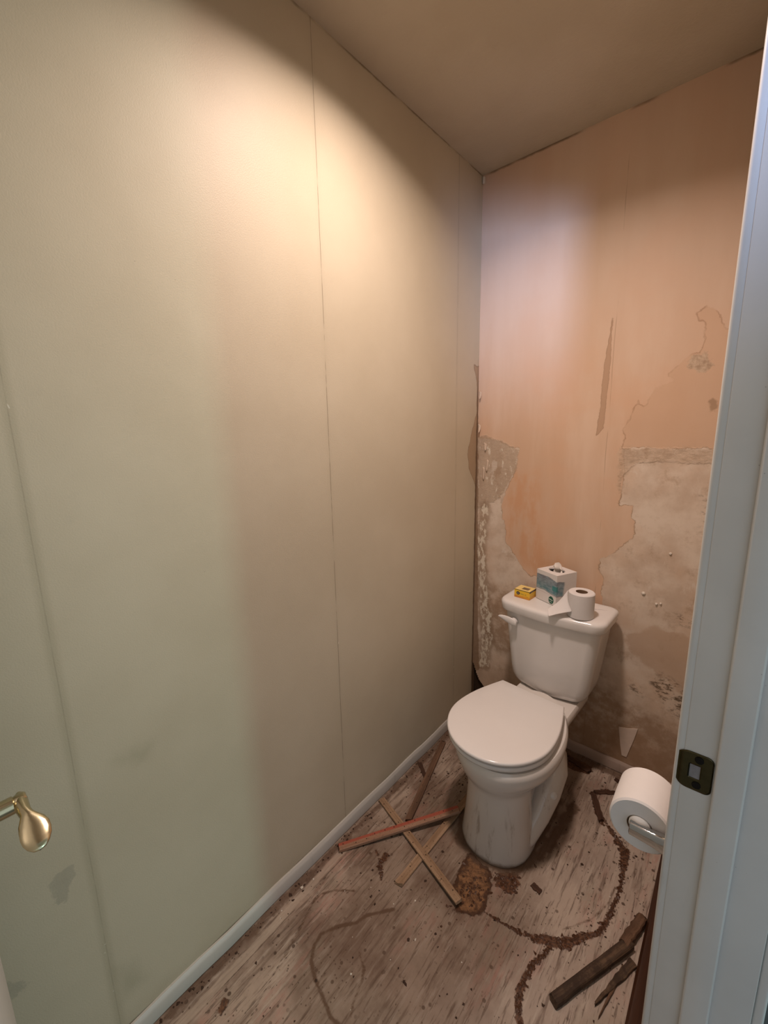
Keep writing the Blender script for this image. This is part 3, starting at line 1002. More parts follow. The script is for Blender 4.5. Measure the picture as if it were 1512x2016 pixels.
# trapway bulges, one each side: a pipe that rises towards the back and dives to the foot
for sx in (-1, 1):
    pts = [(sx * 0.078, -0.610, 0.010), (sx * 0.092, -0.555, 0.040), (sx * 0.104, -0.495, 0.090), (sx * 0.112, -0.440, 0.145), (sx * 0.110, -0.385, 0.192),
           (sx * 0.085, -0.33, 0.205), (sx * 0.050, -0.28, 0.14), (sx * 0.045, -0.26, 0.01)]
    tube(bm, pts, [0.024, 0.034, 0.040, 0.044, 0.047, 0.050, 0.050, 0.050], 20)
bowl = obj('bowl', bm, MAT_PORC_D, TR, 45)
turn(bowl, -0.8, shift=(0.005, 0))
bm = bmesh.new()
lathe(bm, [(0.0155, 0.0), (0.0155, 0.006), (0.012, 0.013), (0.006, 0.0165), (0.0001, 0.0175)], 20, 'x', (0.137, -0.458, 0.160))
obj('bolt_cap', bm, MAT_PORC, TR, 40)

# seat ring and lid
def outline(hw, hb, yb, ym, yf, z, n=64):
    """seat plan: straight back edge (half width hb at y = yb), widest at ym, round front at yf"""
    pts = []
    m_ = 22
    for i in range(m_ + 1):                                # right side, from the back corner to the widest line
        t = i / m_
        pts.append((hb + (hw - hb) * math.sin(math.pi / 2 * t), yb + (ym - yb) * t))
    for i in range(1, m_ * 2):
        a = math.pi * i / (m_ * 2)
        pts.append((hw * math.cos(a), ym - (ym - yf) * math.sin(a)))
    for i in range(m_, -1, -1):
        t = i / m_
        pts.append((-(hb + (hw - hb) * math.sin(math.pi / 2 * t)), yb + (ym - yb) * t))
    return [(x_, y_, z) for x_, y_ in pts]


def inset(ring, d, z, cy):
    out = []
    for x_, y_, _ in ring:
        L_ = math.hypot(x_, y_ - cy)
        k = max(0.05, (L_ - d) / L_)
        out.append((x_ * k, cy + (y_ - cy) * k, z))
    return out


def slab(bm, base, z0, z1, r0, r1, cy, dome=0.0):
    rings = [inset(base, 0.06, z0, cy), inset(base, r0 * 2.2, z0, cy), inset(base, r0 * 0.3, z0 + r0 * 0.3, cy), inset(base, 0, z0 + r0, cy), inset(base, 0, z1 - r1, cy),
             inset(base, r1 * 0.13, z1 - r1 * 0.5, cy), inset(base, r1 * 0.5, z1 - r1 * 0.13, cy), inset(base, r1, z1, cy), inset(base, 0.05, z1 + dome * 0.6, cy), inset(base, 0.10, z1 + dome, cy)]
    loft(bm, rings)


CY = -0.52
bm = bmesh.new()
slab(bm, outline(0.174, 0.120, -0.322, -0.550, -0.737, 0), 0.3805, 0.3965, 0.006, 0.006, CY)
turn(obj('seat', bm, MAT_SEAT, TR, 60), -2.4, shift=(-0.004, 0))
bm = bmesh.new()
slab(bm, outline(0.176, 0.123, -0.320, -0.550, -0.743, 0), 0.4035, 0.4180, 0.006, 0.006, CY, 0.0025)
turn(obj('seat_lid', bm, MAT_SEAT, TR, 60), -2.4, shift=(-0.004, 0))
for sx in (-1, 1):
    bm = bmesh.new()
    lathe(bm, [(0.0001, -0.026), (0.009, -0.026), (0.011, -0.022), (0.011, 0.022), (0.009, 0.026), (0.0001, 0.026)], 18, 'x', (sx * 0.075, -0.304, 0.386))
    obj('hinge', bm, MAT_SEAT, TR, 40)


# tank: tapered, bowed front, rounded lower corners
def tank_ring(hw, yb, yf, bow, r, z, n=10):
    pts = []
    # back edge right to left, then left side, bowed front, right side
    for cx, cy, a0 in ((hw - r, yb - r, 0), (-hw + r, yb - r, 90)):
        for k in range(n + 1):
            a = R(a0 + 90 * k / n)
            pts.append((cx + r * math.cos(a), cy + r * math.sin(a)))
    rf = r * 1.6
    for k in range(n + 1):
        a = R(180 + 90 * k / n)
        pts.append((-hw + rf + rf * math.cos(a), yf + rf + rf * math.sin(a)))
    nb = 16
    for k in range(1, nb):
        t = -1 + 2 * k / nb
        pts.append(((hw - rf) * t, yf - bow * (1 - t * t)))
    for k in range(n + 1):
        a = R(270 + 90 * k / n)
        pts.append((hw - rf + rf * math.cos(a), yf + rf + rf * math.sin(a)))
    return [(x_, y_, z) for x_, y_ in pts]


bm = bmesh.new()
rows = [(0.092, -0.075, -0.190, 0.3565), (0.116, -0.066, -0.200, 0.360), (0.133, -0.060, -0.206, 0.368), (0.144, -0.054, -0.210, 0.381), (0.152, -0.050, -0.213, 0.400), (0.157, -0.048, -0.215, 0.43),
        (0.163, -0.046, -0.217, 0.48), (0.170, -0.044, -0.219, 0.54), (0.177, -0.043, -0.221, 0.60), (0.183, -0.042, -0.223, 0.655), (0.184, -0.042, -0.223, 0.680)]
loft(bm, [tank_ring(hw, yb, yf, 0.014, 0.026, z_) for hw, yb, yf, z_ in rows])
obj('tank', bm, MAT_PORC, TR, 60)
bm = bmesh.new()
rows = [(0.194, -0.032, -0.234, 0.676), (0.199, -0.029, -0.238, 0.678), (0.2015, -0.028, -0.240, 0.684), (0.2035, -0.026, -0.242, 0.706), (0.2025, -0.027, -0.241, 0.712), (0.199, -0.031, -0.237, 0.7175), (0.191, -0.039, -0.229, 0.7208), (0.178, -0.05, -0.215, 0.7220), (0.12, -0.08, -0.16, 0.7222)]
loft(bm, [tank_ring(hw, yb, yf, 0.016, 0.032, z_) for hw, yb, yf, z_ in rows])
obj('tank_lid', bm, MAT_PORC, TR, 60)
lev = empty('flush_lever', (-0.130, -0.231, 0.640), 0, TR)
bm = bmesh.new()
lathe(bm, [(0.0001, -0.012), (0.010, -0.012), (0.013, -0.009), (0.014, 0.002)], 24, 'y')
obj('lever_boss', bm, MAT_PORC, lev, 40)
bm = bmesh.new()
rings = []
for d, hz, dz in ((0.015, 0.007, -0.003), (0.008, 0.0130, -0.002), (-0.006, 0.0150, 0.001), (-0.020, 0.0145, 0.004), (-0.034, 0.0120, 0.007), (-0.048, 0.0085, 0.009), (-0.058, 0.0045, 0.0105), (-0.063, 0.0012, 0.0095)):
    rings.append([(d, -0.015 + 0.0045 * math.cos(2 * math.pi * k / 16), dz + hz * math.sin(2 * math.pi * k / 16)) for k in range(16)])
loft(bm, rings)
obj('lever_arm', bm, MAT_PORC, lev, 60)

# ------------------------------------------------------------------ toilet paper rolls
def mat_paper(name, c=(0.70, 0.665, 0.645)):
    m = M(name, 0.9, 0.1)
    m.color(m.mix(m.noise(60, 3), c, tuple(v * 0.95 for v in c)))
    m.set('Sheen Weight', 0.1)
    m.normal(m.bump(m.noise(420, 2), 0.25, 0.0006))
    return m.m


MAT_PAPER = mat_paper('white_toilet_tissue')
MAT_CORE = plain('brown_cardboard_core', (0.20, 0.125, 0.075), 0.9, 0.1)


def roll_mesh(r, rc, h, axis):
    bm = bmesh.new()
    lathe(bm, [(rc, 0.0), (r * 0.5 + rc * 0.5, -0.0004), (r - 0.003, 0.0), (r, 0.003), (r + 0.0004, h * 0.5), (r, h - 0.003), (r - 0.003, h), (r * 0.5 + rc * 0.5, h + 0.0006), (rc, h), (rc, 0.0)], 56, axis)
    return bm


TP = empty('toilet_paper_roll', (0.548, -0.203, 0.7224))
tag(TP, 'white toilet paper roll standing upright on the tank lid, sheet hanging loose', 'toilet paper')
obj('paper', roll_mesh(0.0450, 0.0205, 0.094, 'z'), MAT_PAPER, TP, 40)
bm = bmesh.new()
lathe(bm, [(0.0203, 0.001), (0.0203, 0.093), (0.0193, 0.093), (0.0193, 0.001), (0.0203, 0.001)], 40)
obj('core', bm, MAT_CORE, TP, 40)
bm = bmesh.new()
# loose sheet: leaves the roll tangentially at the left front and droops onto the edge of the tank lid
top, bot = [], []
for i in range(10):
    t = i / 9
    top.append(Vector((-0.0450, -0.004, 0.0935)).lerp(Vector((-0.096, -0.046, 0.022)), t) + Vector((0, 0, -0.010 * math.sin(math.pi * t))))
    bot.append(Vector((-0.0170, -0.0425, 0.026)).lerp(Vector((-0.081, -0.076, 0.004)), t) + Vector((0, 0, 0.002 * math.sin(math.pi * t))))
NS = 8
rows = []
for a, b in zip(top, bot):
    row = []
    for k in range(NS + 1):
        t = k / NS
        p = Vector(a).lerp(Vector(b), t)
        rr = math.hypot(p.x, p.y)
        if rr < 0.0466:
            p.x *= 0.0466 / rr
            p.y *= 0.0466 / rr
        row.append(bm.verts.new(p))
    rows.append(row)
# folded end
row = []
for k in range(NS + 1):
    t = k / NS
    p = rows[-1][k].co.copy() + Vector((-0.004, -0.010, -0.006 + 0.006 * t))
    row.append(bm.verts.new(p))
rows.append(row)
for a, b in zip(rows, rows[1:]):
    for k in range(NS):
        bm.faces.new((a[k], a[k + 1], b[k + 1], b[k]))
o = obj('loose_sheet', bm, MAT_PAPER, TP, 80)
sm = o.modifiers.new('smooth', 'SUBSURF')
sm.levels = sm.render_levels = 2
so = o.modifiers.new('thickness', 'SOLIDIFY')
so.thickness = 0.0005

# roll on the chrome wall holder, beyond the door frame
RC = Vector((0.8795, -0.990, 0.698))
TP2 = empty('toilet_paper_roll', RC)
tag(TP2, 'white toilet paper roll on the chrome wall holder beside the door frame', 'toilet paper')
obj('paper', roll_mesh(0.0500, 0.0205, 0.096, 'y'), MAT_PAPER, TP2, 40)
bm = bmesh.new()
lathe(bm, [(0.0203, 0.001), (0.0203, 0.095), (0.0193, 0.095), (0.0193, 0.001), (0.0203, 0.001)], 40, 'y')
obj('core', bm, MAT_CORE, TP2, 40)

m = M('chrome', 0.08, 0.5, 1.0)
m.color(m.mix(m.noise(30, 2), (0.50, 0.48, 0.465), (0.58, 0.56, 0.54)))
MAT_CHROME = m.m
HOLD = empty('toilet_paper_holder', (WX, RC.y, RC.z))
tag(HOLD, 'chrome toilet paper holder with white roller on the wall beside the door frame', 'paper holder')
for y0 in (-0.0125, 0.109):
    bm = bmesh.new()
    rings = []
    # squared arm from the wall, tilted edge, flared root at the wall
    for x_, hz, hy in ((0.0, 0.024, 0.0085), (-0.006, 0.022, 0.0080), (-0.018, 0.0160, 0.0068), (-0.034, 0.0138, 0.0058), (-0.058, 0.0128, 0.0052), (-0.0685, 0.0125, 0.0052), (-0.0695, 0.0105, 0.004)):
        rings.append([(x_, y0 + v, q) for q, v in rounded_rect(hz * 2, hy * 2, hy * 0.45, 3)])
    loft(bm, rings)
    obj('post', bm, MAT_CHROME, HOLD, 30)
bm = bmesh.new()
lathe(bm, [(0.0001, -0.006), (0.008, -0.006), (0.0172, -0.002), (0.0178, 0.004), (0.0178, 0.092), (0.0172, 0.098), (0.008, 0.102), (0.0001, 0.102)], 32, 'y', (RC.x - WX, 0, 0.001))
obj('roller', bm, plain('white_roller_plastic', (0.80, 0.76, 0.72), 0.4), HOLD, 40)
# the roll hangs on the roller: its core top touches the roller top
TP2.location.z = RC.z - 0.0013

# ------------------------------------------------------------------ tissue box
m = M('tissue_box_print', 0.45, 0.4)
p = m.obpos()
xs = m.sep(p)
white = (0.70, 0.665, 0.64)
wav = m.math('MULTIPLY_ADD', m.math('SINE', m.math('MULTIPLY', m.math('ADD', xs[0], xs[1]), 22.0)), 0.008, xs[2])
wav2 = m.math('MULTIPLY_ADD', m.noise(22, 4, 0.6, p), 0.012, wav)
nb = m.noise(38, 6, 0.65, m.scale(p, (1, 1, 2.2), (0.2, 0.3, 0)))
blue = m.mix(m.rng(xs[2], 0.050, 0.105), (0.09, 0.215, 0.25), (0.19, 0.195, 0.215))
blue = m.mix(m.rng(nb, 0.35, 0.68), blue, (0.28, 0.35, 0.39))
bandm = m.mul(m.rng(wav2, 0.048, 0.051), m.rng(wav2, 0.109, 0.106))
far = m.rng(m.math('ADD', xs[1], m.mul(m.noise(18, 4, 0.6, p), 0.02)), 0.004, -0.010)    # the wave thins out at the back of the right side
sidex = m.rng(xs[0], 0.049, 0.0505)
fade = m.math('SUBTRACT', 1.0, m.mul(sidex, m.math('SUBTRACT', 1.0, far)))
c = m.mix(m.mul(bandm, fade), white, blue)
lin = m.mul(m.rng(m.math('ABSOLUTE', m.math('SUBTRACT', wav2, 0.0475)), 0.0022, 0.0006), fade)
c = m.mix(m.mul(lin, 0.8), c, (0.05, 0.11, 0.13))
lin2 = m.rng(m.math('ABSOLUTE', m.math('SUBTRACT', m.math('MULTIPLY_ADD', xs[0], 0.02, xs[2]), 0.039)), 0.0013, 0.0004)
c = m.mix(m.mul(lin2, 0.5), c, (0.42, 0.30, 0.36))
# teal tab on the front face
tb = m.mul(m.mul(m.rng(xs[0], 0.030, 0.031), m.rng(xs[2], 0.060, 0.061)), m.rng(xs[2], 0.080, 0.079))
tb = m.mul(tb, m.rng(xs[1], -0.044, -0.045))
c = m.mix(m.mul(tb, 0.85), c, (0.03, 0.22, 0.22))
base_l = m.rng(xs[2], 0.0022, 0.0012)
c = m.mix(m.mul(base_l, 0.8), c, (0.05, 0.06, 0.05))
m.color(c)
MAT_TB = m.m
TBW, TBH = 0.104, 0.126
TB = empty('tissue_box', (0.4255, -0.1105, 0.7224), R(-25.0))
tag(TB, 'cube tissue box printed with a blue-grey wave, on the tank lid', 'tissue box')
bm = bmesh.new()
h2 = TBW / 2
# carton: four sides, floor, and a top with an oval opening
NO = 32
outer, inner, low_in = [], [], []
for i in range(NO):
    a = 2 * math.pi * i / NO
    c_, s_ = math.cos(a), math.sin(a)
    k = h2 / max(abs(c_), abs(s_))
    outer.append(bm.verts.new((c_ * k, s_ * k, TBH)))
    inner.append(bm.verts.new((0.034 * c_, 0.026 * s_, TBH)))
    low_in.append(bm.verts.new((0.0335 * c_, 0.0255 * s_, TBH - 0.006)))
bot_v = [bm.verts.new((v.co.x, v.co.y, 0.0)) for v in outer]
for i in range(NO):
    j = (i + 1) % NO
    bm.faces.new((outer[i], outer[j], inner[j], inner[i]))
    bm.faces.new((inner[i], inner[j], low_in[j], low_in[i]))
    bm.faces.new((bot_v[i], bot_v[j], outer[j], outer[i]))
bm.faces.new(bot_v)
obj('carton', bm, MAT_TB, TB)
bm = bmesh.new()
lathe(bm, [(0.0, TBH - 0.016), (0.046, TBH - 0.016)], 24)
obj('inside', bm, plain('shaded_carton_inside', (0.12, 0.095, 0.08), 0.9, 0.1), TB)
# pulled tissue: a crumpled leaf standing out of the slot
bm = bmesh.new()
NU, NV = 14, 8
gridv = []
for i in range(NU + 1):
    u = -1 + 2 * i / NU
    row = []
    for k in range(NV + 1):
        v = k / NV
        x_ = 0.028 * u * (1 - 0.45 * v) + 0.006 * math.sin(v * 3.0)
        y_ = 0.010 * math.sin(u * 5.2) * (1 - 0.3 * v) + 0.010 * v * u + 0.004 * math.sin(9 * v + 3 * u)
        hgt = 0.034 * (1 - 0.55 * abs(u + 0.15) ** 1.3) + 0.003 * math.sin(7 * u)
        row.append(bm.verts.new((x_, y_, TBH - 0.014 + (0.014 + max(0.004, hgt)) * v)))
    gridv.append(row)
for a, b in zip(gridv, gridv[1:]):
    for k in range(NV):
        bm.faces.new((a[k], a[k + 1], b[k + 1], b[k]))
o = obj('tissue', bm, mat_paper('soft_tissue', (0.78, 0.71, 0.65)), TB, 80)
sm = o.modifiers.new('smooth', 'SUBSURF')
sm.levels = sm.render_levels = 2
# green oval emblem with a pale script squiggle, printed low on the front face
m = M('green_emblem_ink', 0.45, 0.4)
m.color(m.mix(m.noise(90, 2), (0.004, 0.075, 0.042), (0.01, 0.12, 0.07)))
MAT_GREEN = m.m
MAT_WPRINT = plain('white_print', (0.66, 0.72, 0.66), 0.5)
bm = bmesh.new()
lathe(bm, [(0.0001, -0.0005), (0.0125, -0.0005), (0.0128, 0.0)], 28, 'y')
bmesh.ops.scale(bm, verts=bm.verts[:], vec=(1, 1, 1.18))
bmesh.ops.translate(bm, verts=bm.verts[:], vec=(0.028, -h2 - 0.0002, 0.0195))
em = obj('emblem', bm, MAT_GREEN, TB)
bm = bmesh.new()
pts = [(0.0185, 0.0205), (0.021, 0.0235), (0.0225, 0.0205), (0.0245, 0.0232), (0.0265, 0.0203), (0.0285, 0.0222), (0.0305, 0.0195), (0.033, 0.0212), (0.0365, 0.0192)]
tube(bm, [(a, -h2 - 0.0009, b) for a, b in pts], 0.0011, 6)
tube(bm, [(0.0215, -h2 - 0.0009, 0.0135), (0.028, -h2 - 0.0009, 0.0122), (0.0345, -h2 - 0.0009, 0.0128)], 0.0006, 6)
obj('emblem_script', bm, MAT_WPRINT, em)

# ------------------------------------------------------------------ small yellow box
YB = empty('yellow_box', (0.3165, -0.150, 0.7224), R(-4.0))
tag(YB, 'small yellow carton with black edge band and dark oval, on left of tank lid', 'box')
m = M('yellow_carton_print', 0.4, 0.45)
p = m.obpos()
xs = m.sep(p)
hw, hd, hh = 0.0335, 0.0285, 0.035
c = m.mix(m.rng(xs[2], 0.004, 0.016), (0.60, 0.24, 0.03), (0.80, 0.52, 0.045))
c = m.mix(m.mul(m.rng(xs[0], -0.02, 0.03), 0.35), c, (0.80, 0.40, 0.02))
topm = m.rng(xs[2], hh - 0.0005, hh - 0.0002)
c = m.mix(topm, c, (0.80, 0.60, 0.22))
bandt = m.mul(m.rng(xs[2], hh - 0.0072, hh - 0.0066), m.rng(xs[0], hw - 0.0012, hw - 0.0004))
bandf = m.mul(m.rng(xs[2], hh - 0.0030, hh - 0.0026), m.math('SUBTRACT', 1.0, topm))
c = m.mix(m.math('MAXIMUM', bandt, bandf), c, (0.022, 0.012, 0.010))
# dark picture panel printed on the top
pan = m.mul(m.mul(m.rng(xs[0], -0.010, -0.009), m.rng(xs[0], 0.020, 0.019)), m.mul(m.rng(xs[1], -0.016, -0.015), m.rng(xs[1], 0.010, 0.009)))
c = m.mix(m.mul(m.mul(pan, topm), 0.9), c, (0.11, 0.075, 0.06))
# brown marks on the faces
mk = m.mul(m.rng(m.noise(260, 3, 0.6, m.scale(p, (1, 1, 1.6))), 0.56, 0.62), m.mul(m.rng(xs[2], 0.008, 0.010), m.rng(xs[2], 0.022, 0.020)))
c = m.mix(m.mul(m.mul(mk, m.rng(xs[0], -0.004, 0.0)), 0.65), c, (0.36, 0.14, 0.015))
m.color(c)
MAT_YB = m.m
bm = bmesh.new()
box(bm, -hw, hw, -hd, hd, 0, hh, 0.0006, 1)
obj('carton', bm, MAT_YB, YB)
bm = bmesh.new()
lathe(bm, [(0.0001, -0.0006), (0.0066, -0.0006), (0.0068, 0)], 24, 'y', (0, 0, 0))
bmesh.ops.scale(bm, verts=bm.verts[:], vec=(1.15, 1, 1.0))
bmesh.ops.translate(bm, verts=bm.verts[:], vec=(-0.0165, -hd - 0.0001, 0.0195))
em = obj('emblem', bm, plain('dark_emblem_ink', (0.035, 0.028, 0.03), 0.5), YB)
bm = bmesh.new()
for k in range(3):
    tube(bm, [(-0.0205 + 0.003 * k, -hd - 0.001, 0.0175), (-0.0190 + 0.003 * k, -hd - 0.001, 0.0212)], 0.0007, 6)
obj('emblem_script', bm, plain('tan_print', (0.62, 0.47, 0.32), 0.5), em)
bm = bmesh.new()
box(bm, hw, hw + 0.0004, -0.017, 0.012, hh - 0.0056, hh - 0.0024)
obj('side_print', bm, plain('grey_print', (0.20, 0.15, 0.13), 0.5), YB)
bm = bmesh.new()
for xa, xb in ((-0.006, 0.001), (0.0025, 0.0065), (0.013, 0.0185)):
    box(bm, xa, xb, -hd - 0.0004, -hd, 0.0165, 0.0205)
obj('front_print', bm, plain('ochre_print', (0.42, 0.29, 0.05), 0.5), YB)

# ------------------------------------------------------------------ wood debris on the floor
def mat_wood(name, dark, lite, red=None, rot=0.0):
    m = M(name, 0.7, 0.25)
    p = m.obpos()
    g = m.noise(70, 6, 0.65, m.scale(p, (0.05, 1, 1)))
    c = m.mix(m.rng(g, 0.32, 0.68), dark, lite)
    if red:
        xs = m.sep(p)
        stripe = m.mul(m.rng(m.math('MULTIPLY_ADD', m.noise(30, 4, 0.6, m.scale(p, (0.15, 1, 1))), 0.010, xs[1]), 0.004, 0.008), 0.9)
        c = m.mix(stripe, c, red)
    c = m.mix(m.mul(m.rng(m.noise(160, 4, 0.7, p), 0.58, 0.66), 0.6), c, (0.05, 0.028, 0.016))
    if rot:
        c = m.mix(m.mul(m.rng(m.noise(22, 6, 0.7, p), 0.42, 0.62), rot), c, (0.035, 0.02, 0.012))
    m.color(c)
    m.normal(m.bump(g, 0.5, 0.002))
    return m.m


MAT_NAIL = plain('rusty_nail', (0.05, 0.028, 0.018), 0.6, 0.4, 0.6)


def stick(name, p0, p1, z0, z1, w, t, mat, label, cat, nails=0, seed=0, rough_end=0.004, wob=0.0, taper=0.0):
    """a strip of wood from p0 to p1 (floor plan), its underside at z0/z1; object space x along the strip"""
    rd = random.Random(seed)
    a, b = Vector((p0[0], p0[1], z0)), Vector((p1[0], p1[1], z1))
    d = b - a
    L_ = d.length
    root = empty(name, a)
    root.rotation_euler = (0, -math.atan2(d.z, math.hypot(d.x, d.y)), math.atan2(d.y, d.x))
    tag(root, label, cat)
    bm = bmesh.new()
    ns = 10
    rings = []
    for k in range(ns + 1):
        x_ = L_ * k / ns
        f = 1 - taper * k / ns
        wv = w * f * (1 + wob * rd.uniform(-1, 1)) / 2
        tv = t * (1 + wob * rd.uniform(-1, 1))
        oy = wob * w * 0.3 * rd.uniform(-1, 1)
        ring = []
        e = min(t, w) * 0.14
        for (yy, zz) in ((-wv + e, 0), (wv - e, 0), (wv, e), (wv, tv - e), (wv - e, tv), (0.25 * wv, tv + wob * t * rd.uniform(-.3, .3)), (-wv + e, tv), (-wv, tv - e), (-wv, e)):
            xe = x_
            if k in (0, ns):
                xe += rd.uniform(-rough_end, rough_end)
            ring.append((xe, yy + oy, zz))
        rings.append(ring)
    loft(bm, rings)
    obj('wood', bm, mat, root, 30)
    if nails:
        bm = bmesh.new()
        for k in range(nails):
            x_ = L_ * (k + 0.6) / (nails + 0.2) + rd.uniform(-0.006, 0.006)
            y_ = rd.choice((-1, 1)) * w * (0.12 + 0.14 * rd.random())
            lathe(bm, [(0.0018, t - 0.001), (0.0018, t + 0.0008), (0.0008, t + 0.0016), (0.0001, t + 0.0022)], 8, 'z', (x_, y_, 0))
        nl = obj('nail_points', bm, MAT_NAIL, root)
        nl['kind'] = 'stuff'
    return root


W_TAN = mat_wood('tan_strip_wood', (0.20, 0.115, 0.062), (0.36, 0.235, 0.145))
W_RED = mat_wood('red_painted_strip_wood', (0.24, 0.125, 0.075), (0.34, 0.20, 0.13), (0.33, 0.075, 0.045))
W_BRN = mat_wood('brown_strip_wood', (0.085, 0.045, 0.026), (0.19, 0.105, 0.062))
W_ROT = mat_wood('rotten_dark_wood', (0.040, 0.023, 0.014), (0.145, 0.088, 0.052), None, 0.85)
W_DRK = mat_wood('wet_dark_wood', (0.030, 0.014, 0.009), (0.09, 0.042, 0.024))
stick('wood_strip', (0.268, -0.938), (0.276, -0.520), 0.0005, 0.0005, 0.026, 0.008, W_TAN, 'tan wood strip with split near end, lying lowest under the crossed strips', 'wood strip', 4, 3, 0.007)
stick('wood_strip', (0.024, -0.742), (0.444, -0.868), 0.0005, 0.0132, 0.025, 0.0085, W_TAN, 'tan wood strip from the left baseboard toward the brown floor patch', 'wood strip', 9, 4, 0.002)
stick('wood_strip', (0.040, -0.982), (0.288, -0.612), 0.0005, 0.0270, 0.026, 0.012, W_RED, 'red-streaked wood strip lying on top, its end against the toilet foot', 'wood strip', 12, 5, 0.002)
stick('wood_strip', (0.040, -0.335), (0.158, -0.748), 0.0005, 0.0005, 0.024, 0.010, W_BRN, 'dark brown wood strip along left wall, running back beside the bowl', 'wood strip', 3, 6, 0.006, 0.06)
stick('wood_chip', (0.030, -0.500), (0.095, -0.548), 0.0005, 0.0005, 0.016, 0.006, W_DRK, 'short dark wood chip between left baseboard and the brown strip', 'wood chip', 0, 7, 0.004, 0.12)
stick('wood_block', (0.736, -0.905), (0.853, -0.655), 0.0005, 0.006, 0.025, 0.018, W_ROT, 'thick rotten dark wood piece lying near the door frame', 'wood piece', 0, 8, 0.006, 0.05)
stick('wood_block', (0.842, -0.668), (0.868, -0.560), 0.0005, 0.0005, 0.026, 0.024, W_BRN, 'short brown wood stub at far end of the rotten piece', 'wood piece', 0, 9, 0.006, 0.12)
stick('wood_splinter', (0.868, -0.690), (0.815, -0.842), 0.0005, 0.0005, 0.022, 0.008, W_ROT, 'broad dark splinter pointing out beneath the rotten wood piece', 'splinter', 0, 10, 0.006, 0.15, 0.75)
stick('wood_splinter', (0.852, -0.715), (0.828, -0.862), 0.0005, 0.0005, 0.010, 0.006, W_BRN, 'thin brown splinter, nearest the door frame, under the rotten piece', 'splinter', 0, 11, 0.004, 0.15, 0.8)
stick('wood_chip', (0.588, -0.668), (0.616, -0.674), 0.0005, 0.0005, 0.018, 0.004, W_DRK, 'small dark flat chip on floor, right in front of the toilet foot', 'wood chip', 0, 12, 0.003, 0.15)
stick('wood_strip', (0.639, -0.193), (0.694, -0.298), 0.0005, 0.0005, 0.020, 0.007, W_DRK, 'short wet dark wood strip right of the toilet, near back baseboard', 'wood strip', 0, 13, 0.006, 0.15)
stick('wood_chip', (0.640, -0.180), (0.706, -0.130), 0.0005, 0.0005, 0.015, 0.006, W_DRK, 'ragged dark chip at back end of the short wet strip', 'wood chip', 0, 14, 0.005, 0.25)
stick('wood_chip', (0.500, -0.062), (0.595, -0.088), 0.0005, 0.0005, 0.022, 0.007, W_DRK, 'dark wet chip on floor along back baseboard behind the bowl', 'wood chip', 0, 15, 0.006, 0.2)
stick('wood_chip', (0.688, -0.062), (0.722, -0.070), 0.0005, 0.0005, 0.014, 0.006, W_DRK, 'small dark chip by back baseboard, left of the held paper roll', 'wood chip', 0, 16, 0.005, 0.2)


# ------------------------------------------------------------------ crumbs of glue, dirt and plaster (uncountable)
def crumbs(name, pts, smin, smax, mat, label, cat, flat=0.5):
    verts, faces = [], []
    base = np.array([(1, 0, 0), (0.4, 0.9, 0), (-0.7, 0.7, 0), (-0.9, -0.4, 0), (0.2, -1, 0), (0.3, 0.2, 1.0), (-0.35, -0.1, 0.85)])
    fc = [(0, 1, 5), (1, 2, 5), (2, 6, 5), (2, 3, 6), (3, 4, 6), (4, 5, 6), (4, 0, 5)]
    for (x_, y_) in pts:
        s = smin + (smax - smin) * rng.random() ** 2.2
        a = rng.random() * 6.28
        c_, s_ = math.cos(a), math.sin(a)
        q = base * (1 + 0.35 * rng.standard_normal(base.shape)) * s
        q[:, 2] = np.abs(q[:, 2]) * flat
        q[:5, 2] = 0
        X = np.stack([x_ + c_ * q[:, 0] - s_ * q[:, 1], y_ + s_ * q[:, 0] + c_ * q[:, 1], q[:, 2] + 0.0003], 1)
        o_ = len(verts)
        verts.extend(map(tuple, X))
        faces.extend(tuple(o_ + i for i in f) for f in fc)
    me = bpy.data.meshes.new(name)
    me.from_pydata(verts, [], faces)
    o = obj(name, me, mat)
    tag(o, label, cat, kind='stuff')
    return o


def along(line, wid, count):
    line = np.array(line)
    seg = np.hypot(*(line[1:] - line[:-1]).T)
    cum = np.r_[0, np.cumsum(seg)]
    out = []
    for _ in range(count):
        t = rng.random() * cum[-1]
        i = min(np.searchsorted(cum, t, side='right') - 1, len(seg) - 1)
        f = (t - cum[i]) / seg[i]
        p = line[i] + f * (line[i + 1] - line[i])
        wv = wid[i] + f * (wid[i + 1] - wid[i]) if np.ndim(wid) else wid
        out.append(tuple(p + rng.standard_normal(2) * wv * 0.75))
    return out


glue_pts = (along(ARC, ARCW, 420) + along(ARC2, 0.005, 120) + along(BAR1, 0.006, 60) + along(BAR2, 0.006, 60) + along(FORK, 0.006, 40)
            + [tuple(np.array((0.52, -0.705)) + rng.standard_normal(2) * (0.02, 0.014)) for _ in range(110)]
            + [tuple(np.array((0.447, -0.80)) + rng.standard_normal(2) * (0.028, 0.04)) for _ in range(110)])
glue_pts = [p for p in glue_pts if sd_poly(np.array([p]), BASEFOOT)[0] > 0.014]
MAT_GLUE = plain('brown_glue_crumb', (0.070, 0.028, 0.012), 0.5, 0.4, var=0.6, vscale=160)
crumbs('glue_residue', glue_pts, 0.0015, 0.0065, MAT_GLUE, 'crusty brown glue residue along curved lines on floor around toilet', 'glue residue', 0.45)
dirt_pts = [(rng.uniform(0.03, 0.86), rng.uniform(-1.9, -0.05)) for _ in range(420)]
dirt_pts += [(0.016 + abs(rng.standard_normal()) * 0.014, rng.uniform(-1.9, -0.1)) for _ in range(220)]
dirt_pts += [tuple(np.array((0.15, -0.55)) + rng.standard_normal(2) * (0.06, 0.15)) for _ in range(90)]
